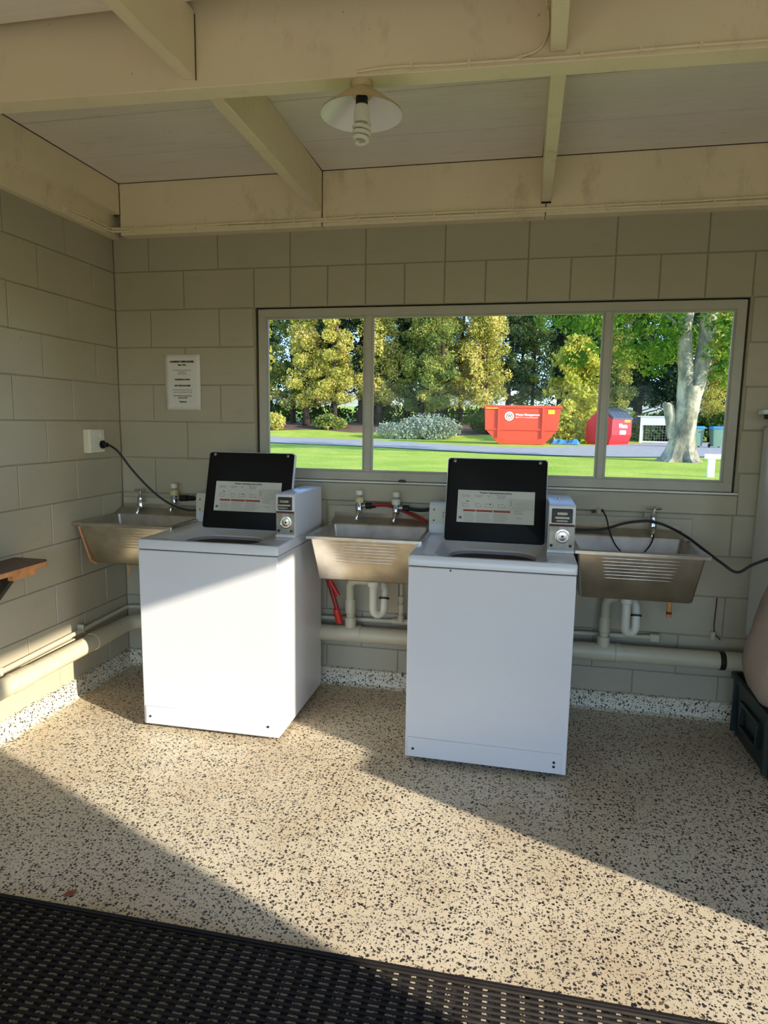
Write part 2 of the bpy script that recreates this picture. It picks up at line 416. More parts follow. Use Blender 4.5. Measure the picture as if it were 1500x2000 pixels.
# back wall backing with window hole
wb = MB()
T = 0.19
for (a, b, c, d) in ((-T, WX0, -0.1, 2.64), (WX1, XR + T, -0.1, 2.64), (WX0, WX1, -0.1, WZ0), (WX0, WX1, WZ1, 2.64)):
    wb.box(a, b, 0.006, T, c, d)
wall_back = wb.build('wall_back', M['mortar'])
struct(wall_back, 'painted concrete block wall with the long window, behind the washers', 'wall')
def place_back(o, x, z, w): o.location = (x, 0.012, z)
for z0, z1 in courses(2.38):
    k = round((z0 - ZO) / 0.2)
    z1c = min(z1, 2.40)
    lintel = (k == 10)
    off = XJ if k % 2 == 1 else XJ + 0.2
    if k == 0 or z0 == 0.0: off = XJ + (0.2 if k % 2 == 0 else 0)
    xs = [0.0]
    if lintel:
        xs += [XJ + 0.2, XJ + 0.6] + [XJ + 0.8 + 0.2 * i for i in range(14)] + [XJ + 3.8, XJ + 4.2]
    else:
        s = off - 0.4
        while s < XR:
            if s > 0.05: xs.append(s)
            s += 0.4
        if xs[1] > 0.45: xs.insert(1, xs[1] - 0.4) if xs[1] - 0.4 > 0.05 else None
    xs = [x for x in xs if x < XR - 0.03] + [XR]
    for a, b in zip(xs, xs[1:]):
        if z1c <= WZ0 + 0.01 or z0 >= WZ1 - 0.02 or b <= WX0 or a >= WX1:
            if 1.0 < z0 + 0.02 and z0 < 1.05 and b > WX0 and a < WX1: continue
            blocks(wall_back, a, b, z0, z1c, place_back)
            continue
        if k == 5 and z0 < 1.1:     # course holding the sill slab
            if a < WX0 - 0.02: blocks(wall_back, a, WX0 - 0.012, z0, z1c, place_back)
            if b > WX1 + 0.02: blocks(wall_back, WX1 + 0.016, b, z0, z1c, place_back)
            continue
        if a < WX0: blocks(wall_back, a, WX0 - 0.012, z0, min(z1c, 9), place_back)
        if b > WX1: blocks(wall_back, WX1 + 0.012, b, z0, min(z1c, 9), place_back)
# painted sill slab under the window
MB().box(WX0 - 0.01, WX1 + 0.014, -0.012, 0.02, 1.014, WZ0 - 0.004).build('sill_slab', M['block'], wall_back, bevel=0.004)

# left wall
wl_ = MB().box(-T, -0.006, YF, T, -0.1, 2.64).build('wall_left', M['mortar'])
wall_left = struct(wl_, 'painted concrete block wall beside the first tub', 'wall')
AJ = 0.1885
def place_left(o, y, z, w):
    o.rotation_euler = (0, 0, PI / 2); o.location = (-0.012, -y - w, z)
for z0, z1 in courses(2.38):
    k = round((z0 - ZO) / 0.2)
    off = AJ if k % 2 == 0 else AJ + 0.2
    ys = [0.0]; s = off
    while s < -YF: ys.append(s); s += 0.4
    ys.append(-YF)
    for a, b in zip(ys, ys[1:]): blocks(wall_left, a, b, z0, min(z1, 2.40), place_left)

# right wall with doorway, front wall with wide opening (both out of the picture)
wr = MB()
wr.box(XR, XR + T, DY1, T, -0.1, 2.64).box(XR, XR + T, YF - T, DY0, -0.1, 2.64).box(XR, XR + T, DY0, DY1, DH, 2.64)
struct(wr.build('wall_right', M['block']), 'painted block wall with the open doorway', 'wall')
wf = MB()
wf.box(-T, 0.1, YF - T, YF, -0.1, 2.64).box(3.7, XR + T, YF - T, YF, -0.1, 2.64).box(0.1, 3.7, YF - T, YF, 1.9, 2.64)
struct(wf.build('wall_front', M['block']), 'painted block wall with the wide opening', 'wall')

# skirting of terrazzo
def skirt(name, length, place, label):
    prof = [(0, 0), (-0.045, 0), (-0.026, 0.010), (-0.019, 0.03), (-0.018, 0.088), (0, 0.092)]
    m = MB().prism([(p[0], p[1]) for p in prof], 0, length, 'x')
    o = m.build(name, M['terrazzo_skirt'], smooth=True); place(o); struct(o, label, 'skirting')
skirt('baseboard_back', XR, lambda o: setattr(o, 'location', (0, 0, 0)), 'terrazzo upstand along the window wall')
def pl(o): o.rotation_euler = (0, 0, PI / 2); o.location = (0, YF, 0)
skirt('baseboard_left', -YF, pl, 'terrazzo upstand along the left block wall')

# roof + ceiling boards
rf = MB().box(-0.6, XR + 0.3, YF - 2.6, 0.22, ZC + 0.022, ZC + 0.12).build('roof', M['concrete'])  # deep front overhang added to keep sky light from the front opening
struct(rf, 'flat roof over the laundry, unseen front overhang added to block sky light', 'roof')
ce = MB().box(0, XR, YF, 0.0, ZC + 0.012, ZC + 0.022).build('ceiling', M['dark_gap'])
struct(ce, 'ceiling of wide white painted boards', 'ceiling')
y = 0.0
ys = [-0.0665, -0.395, -0.765, -1.13, -1.45, -1.87, -2.24, -2.61, -2.98, -3.35, -3.72, -4.09, -4.46, YF]
for a, b in zip(ys, ys[1:]):
    dz = -0.042 if a < -1.4 else 0.0
    MB().box(0.0, XR, b + 0.003, a - 0.0015, ZC + dz, ZC + 0.013 + dz).build('board', M['ceil'], ce)

for x0_, x1_, ya_, yb_ in ((0.090, 0.093, -1.3, -0.064), (1.2, 1.2025, -1.3, -0.064), (1.1495, 1.152, -1.3, -0.064), (2.302, 2.3045, -1.3, -0.064), (2.2525, 2.255, -1.3, -0.064)):
    MB().box(x0_, x1_, ya_, yb_, ZC - 0.0025, ZC + 0.001).build('gap_line', M['dark_gap'], ce)
MB().box(1.2005, 1.2025, -0.0645, -0.0625, 2.39, 2.64).build('gap_line', M['dark_gap'], ce)
MB().box(0.0890, 0.0912, -0.0655, -0.0625, 2.49, 2.64).build('gap_line', M['dark_gap'], ce)
MB().box(2.2765, 2.2785, -0.0635, -0.0615, 2.389, 2.438).build('gap_line', M['dark_gap'], ce)
MB().box(1.2175, 1.2192, -1.4000, -1.398, 2.42, 2.60).build('gap_line', M['dark_gap'], ce)
# timber framing --------------------------------------------------
def timber(name, boxes, label, cat='beam', rot=None, kind='structure', bev=0.003):
    m = MB()
    for b_ in boxes: m.box(*b_)
    o = m.build(name, M['timber'], bevel=bev)
    if rot: o.location = rot[0]; o.rotation_euler = (0, 0, rot[1])
    return tag(o, label, cat, None, kind)
timber('trim_1', [(0.09, 1.196, -0.062, 0.05, 2.385, ZC)], 'cream timber plate above the window wall, left length', 'beam')
timber('trim_2', [(1.2, 2.276, -0.062, 0.05, 2.385, ZC)], 'cream timber plate above the window wall, middle length', 'beam')
timber('trim_3', [(2.279, XR, -0.062, 0.05, 2.388, ZC)], 'cream timber plate above the window wall, right length', 'beam')
timber('trim_4', [(-0.02, 0.035, YF, 0.05, 2.385, 2.50), (-0.02, 0.09, YF, -0.064, 2.49, ZC)], 'stepped cream timber plate on top of the left wall', 'beam')
BY = -1.377
bm_ang = math.atan(0.0374)
timber('ceiling_beam', [(-1.75, 3.05, 0.0, 0.072, 2.400, ZC)], 'deep cream main beam crossing the ceiling above the lamp', 'beam', ((1.72, BY, 0), bm_ang))
RX = [(1.150, 1.198), (2.240, 2.288), (3.345, 3.393), (4.45, 4.498)]
labs = ['cream rafter between main beam and window wall, left of the lamp', 'cream rafter between main beam and window wall, right of the lamp']
def skew(name, x0, x1, ya, yb, dx, z0, label, zt=ZC):
    group = None; m = MB(); vs = []
    for z in (z0, zt):
        vs += [(x0 + dx, ya, z), (x1 + dx, ya, z), (x1, yb, z), (x0, yb, z)]
    m.add(vs, [(0, 1, 2, 3), (4, 7, 6, 5), (0, 4, 5, 1), (1, 5, 6, 2), (2, 6, 7, 3), (3, 7, 4, 0)])
    o = m.build(name, M['timber'], bevel=0.003); return tag(o, label, 'rafter', group, 'structure')
skew('rafter', 1.152, 1.200, -1.324, -0.063, 0.014, 2.457, labs[0])
skew('rafter', 2.255, 2.302, -1.285, -0.063, -0.012, 2.447, labs[1])
skew('rafter', 3.40, 3.447, -1.243, -0.063, 0, 2.447, 'cream rafter at the right end beyond the picture edge')
skew('rafter', 1.177, 1.217, YF, -1.397, -0.10, 2.425, 'cream rafter on the near side of the main beam, left', 2.610)
skew('rafter', 2.236, 2.281, YF, -1.360, -0.10, 2.425, 'cream rafter on the near side of the main beam, right', 2.610)
# black gap under the right rafter end
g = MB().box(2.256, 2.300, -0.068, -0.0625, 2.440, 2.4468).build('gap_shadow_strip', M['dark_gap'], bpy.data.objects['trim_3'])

# ------------------------------------------------------------------ window
win = link('window_1', None); win.location = (0, 0, 0)
struct(win, 'long three pane window with grey painted frame', 'window')
fy0, fy1 = 0.004, 0.06
m = MB()
fx0, fx1, fz0, fz1 = WX0 + 0.014, WX1 - 0.01, WZ0 + 0.010, WZ1 - 0.008
fw = 0.042
m.box(fx0, fx1, fy0, fy1, fz1 - fw, fz1).box(fx0, fx1, fy0, fy1, fz0, fz0 + fw + 0.004)
m.box(fx0, fx0 + fw, fy0 + 0.0005, fy1, fz0, fz1).box(fx1 - fw, fx1, fy0 + 0.0005, fy1, fz0, fz1)
m.build('window_frame', M['frame'], win, bevel=0.003)
m = MB().box(WX0, WX1, 0.03, 0.08, WZ0, WZ1).box(fx0 + 0.01, fx1 - 0.01, 0.02, 0.09, fz0 + 0.01, fz1 - 0.01)
# near-black strips stand in for the shade in the gap around the frame
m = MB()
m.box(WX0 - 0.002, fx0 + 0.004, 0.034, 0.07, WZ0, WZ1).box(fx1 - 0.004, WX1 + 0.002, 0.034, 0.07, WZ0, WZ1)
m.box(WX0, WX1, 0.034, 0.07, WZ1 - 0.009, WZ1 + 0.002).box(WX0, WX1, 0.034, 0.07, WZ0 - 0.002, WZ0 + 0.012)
m.build('gap_shade_strip', M['frame_dark'], win)
for mx_, w_ in ((1.425, 0.036), (2.594, 0.032)):
    MB().box(mx_ - w_ / 2, mx_ + w_ / 2, fy0 + 0.004, fy1 - 0.004, fz0 + fw - 0.001, fz1 - fw + 0.001).build('mullion', M['frame'], win, bevel=0.003)
panes = [(fx0 + fw, 1.407), (1.443, 2.578), (2.610, fx1 - fw)]
for i, (a, b) in enumerate(panes):
    MB().box(a, b, 0.030, 0.034, fz0 + fw + 0.003, fz1 - fw).build('pane', M['glass'], win)
    # thin inner sash bead
    m = MB(); t = 0.010; zz0, zz1 = fz0 + fw + 0.003, fz1 - fw
    m.box(a, a + t, 0.016, 0.030, zz0, zz1).box(b - t, b, 0.016, 0.030, zz0, zz1).box(a + t, b - t, 0.016, 0.030, zz0, zz0 + t).box(a + t, b - t, 0.016, 0.030, zz1 - t, zz1)
    m.build('glazing_bead', M['frame'], win)
MB().box(WX0 + 0.01, WX1 + 0.012, -0.018, 0.012, WZ0 - 0.001, WZ0 + 0.008).build('window_sill', M['white_paint'], win, bevel=0.002)
MB().box(1.60, 1.633, -0.026, 0.004, WZ0 + 0.0085, WZ0 + 0.020).build('latch', M['dark_metal'], win, bevel=0.003)

# ================================================================== WASHERS
def screw(x, y, z, axis, mat, parent, r=0.006):
    s = MB().lathe([(r, 0), (r, 0.002), (r * 0.6, 0.0035)], (0, 0, 0), 'z', 10)
    o = s.build('screw', mat, parent, smooth=True); o.location = (x, y, z)
    o.rotation_euler = {'y': (PI / 2, 0, 0), 'z': (0, 0, 0), 'x': (0, PI / 2, 0)}[axis]
    return o

def washer(loc, rz, label, lx, cx0, cx1):
    W, D = 0.668, 0.64
    t = thing('washing_machine', label, 'washing machine', loc, rz, 'top loading coin washing machines')
    # body sheet metal
    m = MB().box(0.003, W - 0.003, 0.003, D, 0.022, 0.846)
    m.build('cabinet', M['enamel'], t, bevel=0.004)
    MB().box(0.008, W - 0.008, 0.008, D - 0.005, 0.845, 0.852).build('seam', M['seam'], t)
    # kick panel
    MB().box(0.016, W - 0.022, -0.0015, 0.004, 0.026, 0.112).build('kick_panel', M['enamel'], t, bevel=0.0012, seg=1)
    for x, z in ((0.038, 0.062), (W - 0.052, 0.074)): screw(x, -0.0015, z, 'y', M['dark_metal'], t, 0.0055)
    if 'right tubs' in label: screw(W - 0.052, -0.0015, 0.056, 'y', M['dark_metal'], t, 0.0055)
    for x, y in ((0.05, 0.06), (W - 0.05, 0.06), (0.05, D - 0.06), (W - 0.05, D - 0.06)):
        MB().lathe([(0.018, 0), (0.02, 0.004), (0.02, 0.012), (0.01, 0.013), (0.01, 0.024)], (x, y, 0), n=14).build('foot', M['black_rubber'], t, smooth=True)
    # top with dished opening
    z = 0.893
    L = [rr(0, W, 0, D, 0.012, 0.851), rr(0, W, 0, D, 0.012, 0.886), rr(0.004, W - 0.004, 0.004, D - 0.004, 0.012, 0.8925),
         rr(0.012, W - 0.012, 0.010, D - 0.012, 0.010, z), rr(0.098, 0.552, 0.022, 0.405, 0.06, z), rr(0.106, 0.545, 0.03, 0.395, 0.06, z - 0.006),
         rr(0.142, 0.516, 0.042, 0.322, 0.10, z - 0.022), rr(0.146, 0.512, 0.046, 0.318, 0.11, z - 0.028)]
    MB().loops(L, False, False).build('top_panel', M['enamel_top'], t, smooth=True)
    L = [rr(0.144, 0.514, 0.044, 0.320, 0.11, z - 0.026), rr(0.150, 0.508, 0.05, 0.314, 0.12, z - 0.05),
         rr(0.12, 0.54, 0.03, 0.45, 0.18, z - 0.052), rr(0.12, 0.54, 0.03, 0.45, 0.18, 0.42)]
    MB().loops(L, False, True).build('wash_basket', M['basket'], t, smooth=True)
    # program marks on the dish
    for i, s_ in enumerate(('PUSH HERE', 'TO START', 'LID  OPEN')):
        text(s_, 0.011, (0.25 + 0.075 * i, 0.362 - 0.004 * (i % 2), z - 0.0145), (0.16, 0, 0), M['ink'], t, bold=0.0004)
    # lid, open
    lid = link('lid', None, t); lid.location = (lx, 0.392, z - 0.002); lid.rotation_euler = (-0.28, 0, 0)
    lw = 0.229; lh = 0.392
    sh = rr(-lw, lw, 0, lh, 0.016, 0)
    def zz(l, y0): return [(p[0], y0, p[1]) for p in l]
    MB().loops([zz(rr(-lw + 0.003, lw - 0.003, 0.002, lh - 0.003, 0.016, 0), 0.030), zz(sh, 0.024), zz(sh, 0.004), zz(rr(-lw + 0.002, lw - 0.002, 0.002, lh - 0.002, 0.016, 0), 0.001)], True, True).build('lid_shell', M['enamel'], t, smooth=True).parent = t
    o = bpy.data.objects[-1] if False else None
    shell = [c for c in t.children if c.name.startswith('lid_shell')][0]
    shell.location = lid.location; shell.rotation_euler = lid.rotation_euler
    bp = MB()
    pl_ = rr(-lw + 0.004, lw - 0.003, 0.001, lh - 0.005, 0.014, 0)
    # inner panel with a shallow grip notch at the top
    pl_ = [(p[0], p[1] - (0.006 if p[1] > lh - 0.01 and abs(p[0]) < 0.05 else 0)) for p in pl_]
    bp.loops([zz(pl_, 0.003), zz(pl_, -0.004), zz([(p[0] * 0.985, (p[1] - lh / 2) * 0.985 + lh / 2) for p in pl_], -0.0065)], True, True)
    bpo = bp.build('lid_liner', M['black_panel'], t, smooth=True); bpo.location = lid.location; bpo.rotation_euler = lid.rotation_euler
    for sx in (-1, 1):
        s_ = screw(sx * (lw - 0.035), -0.0065, lh - 0.017, 'y', M['coin_plate'], bpo, 0.0075)
    # instruction label
    lb = link('instruction_label', None, t)
    lbm = MB().box(-0.172, 0.176, -0.0076, -0.0060, 0.088, 0.238)
    bpy.data.objects.remove(lb)
    lb = lbm.build('instruction_label', M['label'], t); lb.location = lid.location; lb.rotation_euler = lid.rotation_euler
    bpy.data.objects.remove(lid)
    R = (PI / 2, 0, 0)
    yl = -0.0080
    text('Washer Operating Instructions', 0.0115, (0.0, yl, 0.2275), R, M['ink'], lb, bold=0.0003)
    for i, (x, s_) in enumerate(((-0.135, 'Sort and load\nclothes loosely'), (-0.076, 'Add measured\ndetergent'), (-0.03, 'Close\nlid'), (0.026, 'Insert coins and\npush in slide to\nstart washer'))):
        text(s_, 0.0062, (x, yl, 0.2105), R, M['ink_grey'], lb)
    ic = MB()
    for x, w_ in ((-0.135, 0.026), (-0.076, 0.024), (-0.028, 0.036), (0.030, 0.034)):
        b0 = 0.160
        for (a, b_, c, d) in ((-w_ / 2, w_ / 2, 0, 0.0012), (-w_ / 2, -w_ / 2 + 0.0012, 0, 0.02), (w_ / 2 - 0.0012, w_ / 2, 0, 0.014), (-w_ / 3, w_ / 4, 0.014, 0.0155)):
            ic.box(x + a, x + b_, yl, yl + 0.0006, b0 + c, b0 + d)
    ic.box(-0.133, -0.120, yl, yl + 0.0006, 0.184, 0.188).box(-0.024, -0.018, yl, yl + 0.0006, 0.171, 0.178)
    # cycle table outline
    for (a, b_, c, d) in ((0.062, 0.168, 0.1985, 0.1995), (0.062, 0.168, 0.157, 0.158), (0.062, 0.063, 0.157, 0.1995), (0.081, 0.082, 0.157, 0.1995), (0.167, 0.168, 0.157, 0.1995)):
        ic.box(a, b_, yl, yl + 0.0006, c, d)
    ic.box(0.070, 0.0725, yl, yl + 0.0006, 0.168, 0.194)
    for k in range(6): ic.box(0.088, 0.150 + 0.01 * (k % 2), yl, yl + 0.0006, 0.1625 + 0.0055 * k, 0.1633 + 0.0055 * k)
    # text columns
    rnd = random.Random(5)
    for cx_, cw in ((-0.142, 0.052), (-0.084, 0.072), (-0.006, 0.072)):
        for k in range(8):
            ic.box(cx_, cx_ + cw * rnd.uniform(0.7, 1.0), yl, yl + 0.0006, 0.0935 + 0.0053 * k, 0.0943 + 0.0053 * k)
    for k in range(4): ic.box(0.085, 0.085 + 0.05 * rnd.uniform(0.7, 1), yl, yl + 0.0006, 0.134 + 0.0055 * k, 0.135 + 0.0055 * k)
    ic.box(0.096, 0.122, yl, yl + 0.0006, 0.117, 0.118).box(0.100, 0.122, yl, yl + 0.0006, 0.112, 0.113)
    ic.add([(-0.164, yl, 0.104), (-0.148, yl, 0.104), (-0.150, yl, 0.113), (-0.156, yl, 0.117), (-0.162, yl, 0.113)], [(0, 1, 2, 3, 4)])
    pli = ic.build('printed_lines', M['ink_grey'], lb); pli['kind'] = 'stuff'
    rb = MB()
    for a, b_ in ((-0.144, -0.088), (-0.084, -0.010), (-0.006, 0.070)): rb.box(a, b_, yl, yl + 0.0006, 0.1385, 0.1475)
    rb.build('red_bar', M['ink_red'], lb)
    # console behind the lid
    cb = MB().prism([(0.545, z), (0.545, z + 0.05), (0.552, z + 0.140), (0.562, z + 0.150), (0.628, z + 0.150), (0.636, z + 0.14), (0.636, z)], 0.004, 0.556, 'x')
    co = cb.build('console', M['enamel'], t, bevel=0.003)
    MB().prism([(0.5425, z + 0.05), (0.5495, z + 0.138), (0.555, z + 0.138), (0.548, z + 0.05)], 0.010, 0.550, 'x').build('fascia', M['console'], co)
    for dz in (0.066, 0.118): screw(0.028, 0.5438 + (dz - 0.05) * 0.08, z + dz, 'y', M['dark_metal'], co, 0.004)
    m = MB(); m.box(0.072, 0.10, 0.544, 0.549, z + 0.082, z + 0.108); m.build('button', M['dark_metal'], co)
    MB().box(0.074, 0.098, 0.5425, 0.5455, z + 0.084, z + 0.106).build('button_face', M['console'], co)
    # coin box
    cf = 0.222
    cbx = MB().prism([(cf, z), (cf, z + 0.118), (cf - 0.006, z + 0.122), (cf - 0.004, z + 0.199), (cf + 0.004, z + 0.203), (D - 0.012, z + 0.203), (D - 0.006, z + 0.197), (D - 0.006, z)], cx0, cx1, 'x')
    cbo = cbx.build('coin_box', M['enamel'], t, bevel=0.003)
    xm = (cx0 + cx1) / 2
    MB().box(cx0 + 0.013, cx1 - 0.012, cf - 0.0095, cf + 0.004, z + 0.128, z + 0.188).build('coin_slide_plate', M['dark_metal'], cbo, bevel=0.003)
    m = MB().box(xm - 0.030, xm + 0.030, cf - 0.024, cf - 0.008, z + 0.146, z + 0.158).box(xm - 0.022, xm + 0.022, cf - 0.020, cf - 0.008, z + 0.162, z + 0.176)
    m.box(xm - 0.026, xm + 0.022, cf - 0.034, cf - 0.020, z + 0.136, z + 0.145)
    m.build('coin_slide', M['coin_plate'], cbo, bevel=0.002)
    MB().box(cx0 + 0.005, cx1 - 0.003, cf - 0.0105, cf - 0.003, z + 0.1155, z + 0.1225).build('rusty_edge', M['rust'], cbo)
    MB().box(cx0 + 0.004, cx1 - 0.003, cf - 0.006, cf + 0.002, z + 0.016, z + 0.115).build('money_door', M['coin_plate'], cbo, bevel=0.002)
    MB().lathe([(0.030, -0.004), (0.030, -0.012), (0.026, -0.0125), (0.024, -0.009), (0.020, -0.009), (0.019, -0.015), (0.009, -0.016), (0.008, -0.012)], (xm + 0.005, cf - 0.002, z + 0.072), 'y', 24).build('lock', M['chrome'], cbo, smooth=True)
    MB().lathe([(0.005, 0), (0.005, -0.002)], (xm + 0.005, cf - 0.015, z + 0.072), 'y', 12).build('keyhole', M['black_rubber'], cbo)
    for x, mm in ((cx0 + 0.016, M['black_rubber']), (cx1 - 0.016, M['rust'])):
        screw(x, cf - 0.006, z + 0.032, 'y', mm, cbo, 0.0065)
    MB().box(cx0 - 0.001, cx1 + 0.001, cf - 0.008, cf + 0.03, z + 0.0005, z + 0.012).build('base_flange', M['enamel'], cbo, bevel=0.002)
    MB().lathe([(0.006, z + 0.203), (0.005, z + 0.209)], (xm - 0.005, 0.45, 0), n=12).build('top_screw', M['chrome'], cbo, smooth=True)
    return t
w1 = washer((0.541, -0.731, 0), math.radians(-0.1), 'white top loading washer with open black lid, beside the corner tub, left one', 0.344, 0.575, 0.6675)
w2 = washer((1.775, -0.754, 0), math.radians(-0.85), 'white top loading washer with open black lid, between middle and right tubs', 0.324, 0.5560, 0.6650)
# little dark speck on the right washer
MB().lathe([(0.004, 0), (0.003, -0.002)], (0.176, 0.003, 0.838), 'y', 10).build('paint_chip', M['black_rubber'], w2)

# ================================================================== TUBS
def tub(x0, x1, yf, zr, label, right_plate=0.04, left_plate=0.0, tp=0.026):
    t = thing('laundry_tub', label, 'laundry sink', (0, 0, 0), 0, 'stainless laundry tubs')
    yb = -0.10
    bz = zr - 0.222
    L = [rr(x0 + 0.020 + tp, x1 - 0.020 - tp, yf + 0.085, yb - 0.022, 0.010, bz),
         rr(x0 + 0.014 + tp, x1 - 0.014 - tp, yf + 0.078, yb - 0.016, 0.010, bz + 0.006),
         rr(x0 + 0.018, x1 - 0.018, yf + 0.018, yb - 0.008, 0.008, zr - 0.016),
         rr(x0, x1, yf, yb + 0.002, 0.006, zr - 0.016), rr(x0, x1, yf, yb + 0.002, 0.006, zr - 0.003), rr(x0 + 0.003, x1 - 0.003, yf + 0.003, yb, 0.006, zr),
         rr(x0 + 0.022, x1 - 0.022, yf + 0.022, yb - 0.010, 0.014, zr), rr(x0 + 0.027, x1 - 0.027, yf + 0.027, yb - 0.014, 0.014, zr - 0.006),
         rr(x0 + 0.022 + tp, x1 - 0.022 - tp, yf + 0.085, yb - 0.024, 0.02, bz + 0.012), rr(x0 + 0.036 + tp, x1 - 0.036 - tp, yf + 0.10, yb - 0.036, 0.02, bz + 0.007)]
    o = MB().loops(L[:7], True, False, 0).loops(L[6:], False, True, 1).build('basin', [M['steel'], M['steel_in']], t, smooth=True)
    # pressed ribs on the sloping front
    m = MB(); n = 7
    A = Vector((0, yf + 0.018, zr - 0.016)); B = Vector((0, yf + 0.078, bz + 0.006))
    for k in range(n):
        f = 0.09 + 0.075 * k; p = A.lerp(B, f); ind = 0.055 + 0.004 * k
        m.tube([(x0 + ind + 0.02, p.y + 0.007, p.z), (x0 + ind + 0.07, p.y + 0.0045, p.z), (x1 - ind - 0.07, p.y + 0.0045, p.z), (x1 - ind - 0.02, p.y + 0.007, p.z)], 0.0052, 12)
    m.build('pressed_ribs', M['steel'], o, smooth=True)
    # ledge and splashback
    m = MB().prism([(yb - 0.004, zr - 0.004), (yb - 0.002, zr + 0.001), (-0.032, zr + 0.026), (-0.022, zr + 0.05), (-0.014, zr + 0.05), (-0.014, zr - 0.004)], x0 + 0.006, x1 - 0.006, 'x')
    m.build('back_ledge', M['steel_in'], t, smooth=False, bevel=0.002)
    MB().box(x0 - left_plate, x1 + right_plate, -0.0225, -0.0125, zr - 0.012, zr + 0.082).build('splashback', M['block'], t, bevel=0.002)
    # drain outlet under the bowl
    xm = (x0 + x1) / 2
    MB().lathe([(0.032, bz + 0.004), (0.032, bz - 0.012), (0.026, bz - 0.014), (0.026, bz - 0.05), (0.02, bz - 0.052)], (xm, -0.21, 0), n=20).build('drain_outlet', M['pipe_white'], t, smooth=True)
    return t
TZ = 0.907
tub(0.016, 0.560, -0.462, TZ, 'stainless laundry tub with dark bowl in the corner by the left wall', 0.01, 0.0, 0.040)
tub(1.256, 1.798, -0.505, TZ, 'stainless laundry tub between the two washers', 0.02, 0.03)
tub(2.446, 2.986, -0.525, TZ, 'stainless laundry tub right of the right washer, cable across it', 0.04)
# copper edged side bracket of the corner tub
tb = thing('tub_bracket', 'rusty brown metal edge under the left side of the corner tub', 'bracket')
MB().tube([(0.030, -0.435, 0.884), (0.060, -0.395, 0.70), (0.075, -0.375, 0.682), (0.10, -0.12, 0.682)], 0.0055, 8).build('bracket_bar', M['bench_edge'], tb, smooth=True)

# ================================================================== TAPS
def tap(x, z, label, knob='cross', side=False):
    """wall tap; z = height of the spindle top"""
    t = thing('tap', label, 'tap', (x, -0.012, z), 0, 'wall taps over the tubs')
    MB().lathe([(0.020, 0), (0.020, -0.004), (0.011, -0.006), (0.011, -0.05)], (0, 0, -0.075), 'y', 16).build('wall_stub', M['chrome'], t, smooth=True)
    MB().lathe([(0.012, -0.105), (0.018, -0.098), (0.018, -0.062), (0.013, -0.052), (0.015, -0.036), (0.009, -0.028), (0.007, -0.006)], (0, -0.052, 0), 'z', 16).build('tap_body', M['chrome'], t, smooth=True)
    MB().tube(spline([(0, -0.052, -0.09), (0, -0.070, -0.098), (-0.004, -0.082, -0.118), (-0.006, -0.084, -0.135)], 5), [0.0115] * 6 + [0.0105] * 9 + [0.012], 12).build('spout', M['chrome'], t, smooth=True)
    if knob == 'cross':
        m = MB().tube([(-0.034, -0.052, -0.002), (-0.03, -0.052, -0.001), (0.03, -0.052, -0.001), (0.034, -0.052, -0.002)], [0.004, 0.0055, 0.0055, 0.004], 8)
        m.tube([(0, -0.076, -0.003), (0, -0.028, -0.003)], 0.005, 8).lathe([(0.009, -0.010), (0.010, 0.0), (0.006, 0.007)], (0, -0.052, 0), n=14)
        m.build('cross_handle', M['chrome'], t, smooth=True)
    else:
        mt = M['white_plastic'] if knob == 'white' else M['yellow_plastic']
        MB().lathe([(0.012, -0.012), (0.019, -0.008), (0.019, 0.012), (0.014, 0.016)], (0, -0.052, 0), n=12).build('knob', M['white_plastic'], t, smooth=True)
        MB().lathe([(0.020, -0.050), (0.023, -0.046), (0.023, -0.026), (0.016, -0.020)], (0, -0.052, 0), n=12).build('collar', mt, t, smooth=True)
    if side:
        MB().tube([(0.008, -0.052, -0.066), (0.034, -0.052, -0.064)], [0.009, 0.010], 12).build('side_outlet', M['chrome'], t, smooth=True)
    return t
tap(0.150, 1.034, 'chrome cross handle tap over the corner tub')
tap(0.356, 1.062, 'chrome tap with cream knob and black hose over the corner tub', 'yellow', True)
tap(1.402, 1.062, 'chrome tap with aged cream knob over the middle tub, left', 'yellow', True)
tap(1.597, 1.058, 'chrome tap with white knob over the middle tub, right', 'white', True)
tap(2.842, 1.040, 'chrome cross handle tap over the right hand tub')
# capped outlet
co = thing('capped_outlet', 'small cream capped outlet on the wall above the right tub', 'pipe cap', (2.596, -0.012, 1.012))
MB().lathe([(0.016, 0), (0.016, -0.016), (0.010, -0.02), (0.010, -0.034)], (0, 0, 0), 'y', 14).build('cap', M['block'], co, smooth=True)
MB().tube([(-0.032, -0.012, -0.005), (0.0, -0.012, 0.0), (0.022, -0.014, 0.004)], 0.007, 10).build('wing', M['rust'], co, smooth=True)

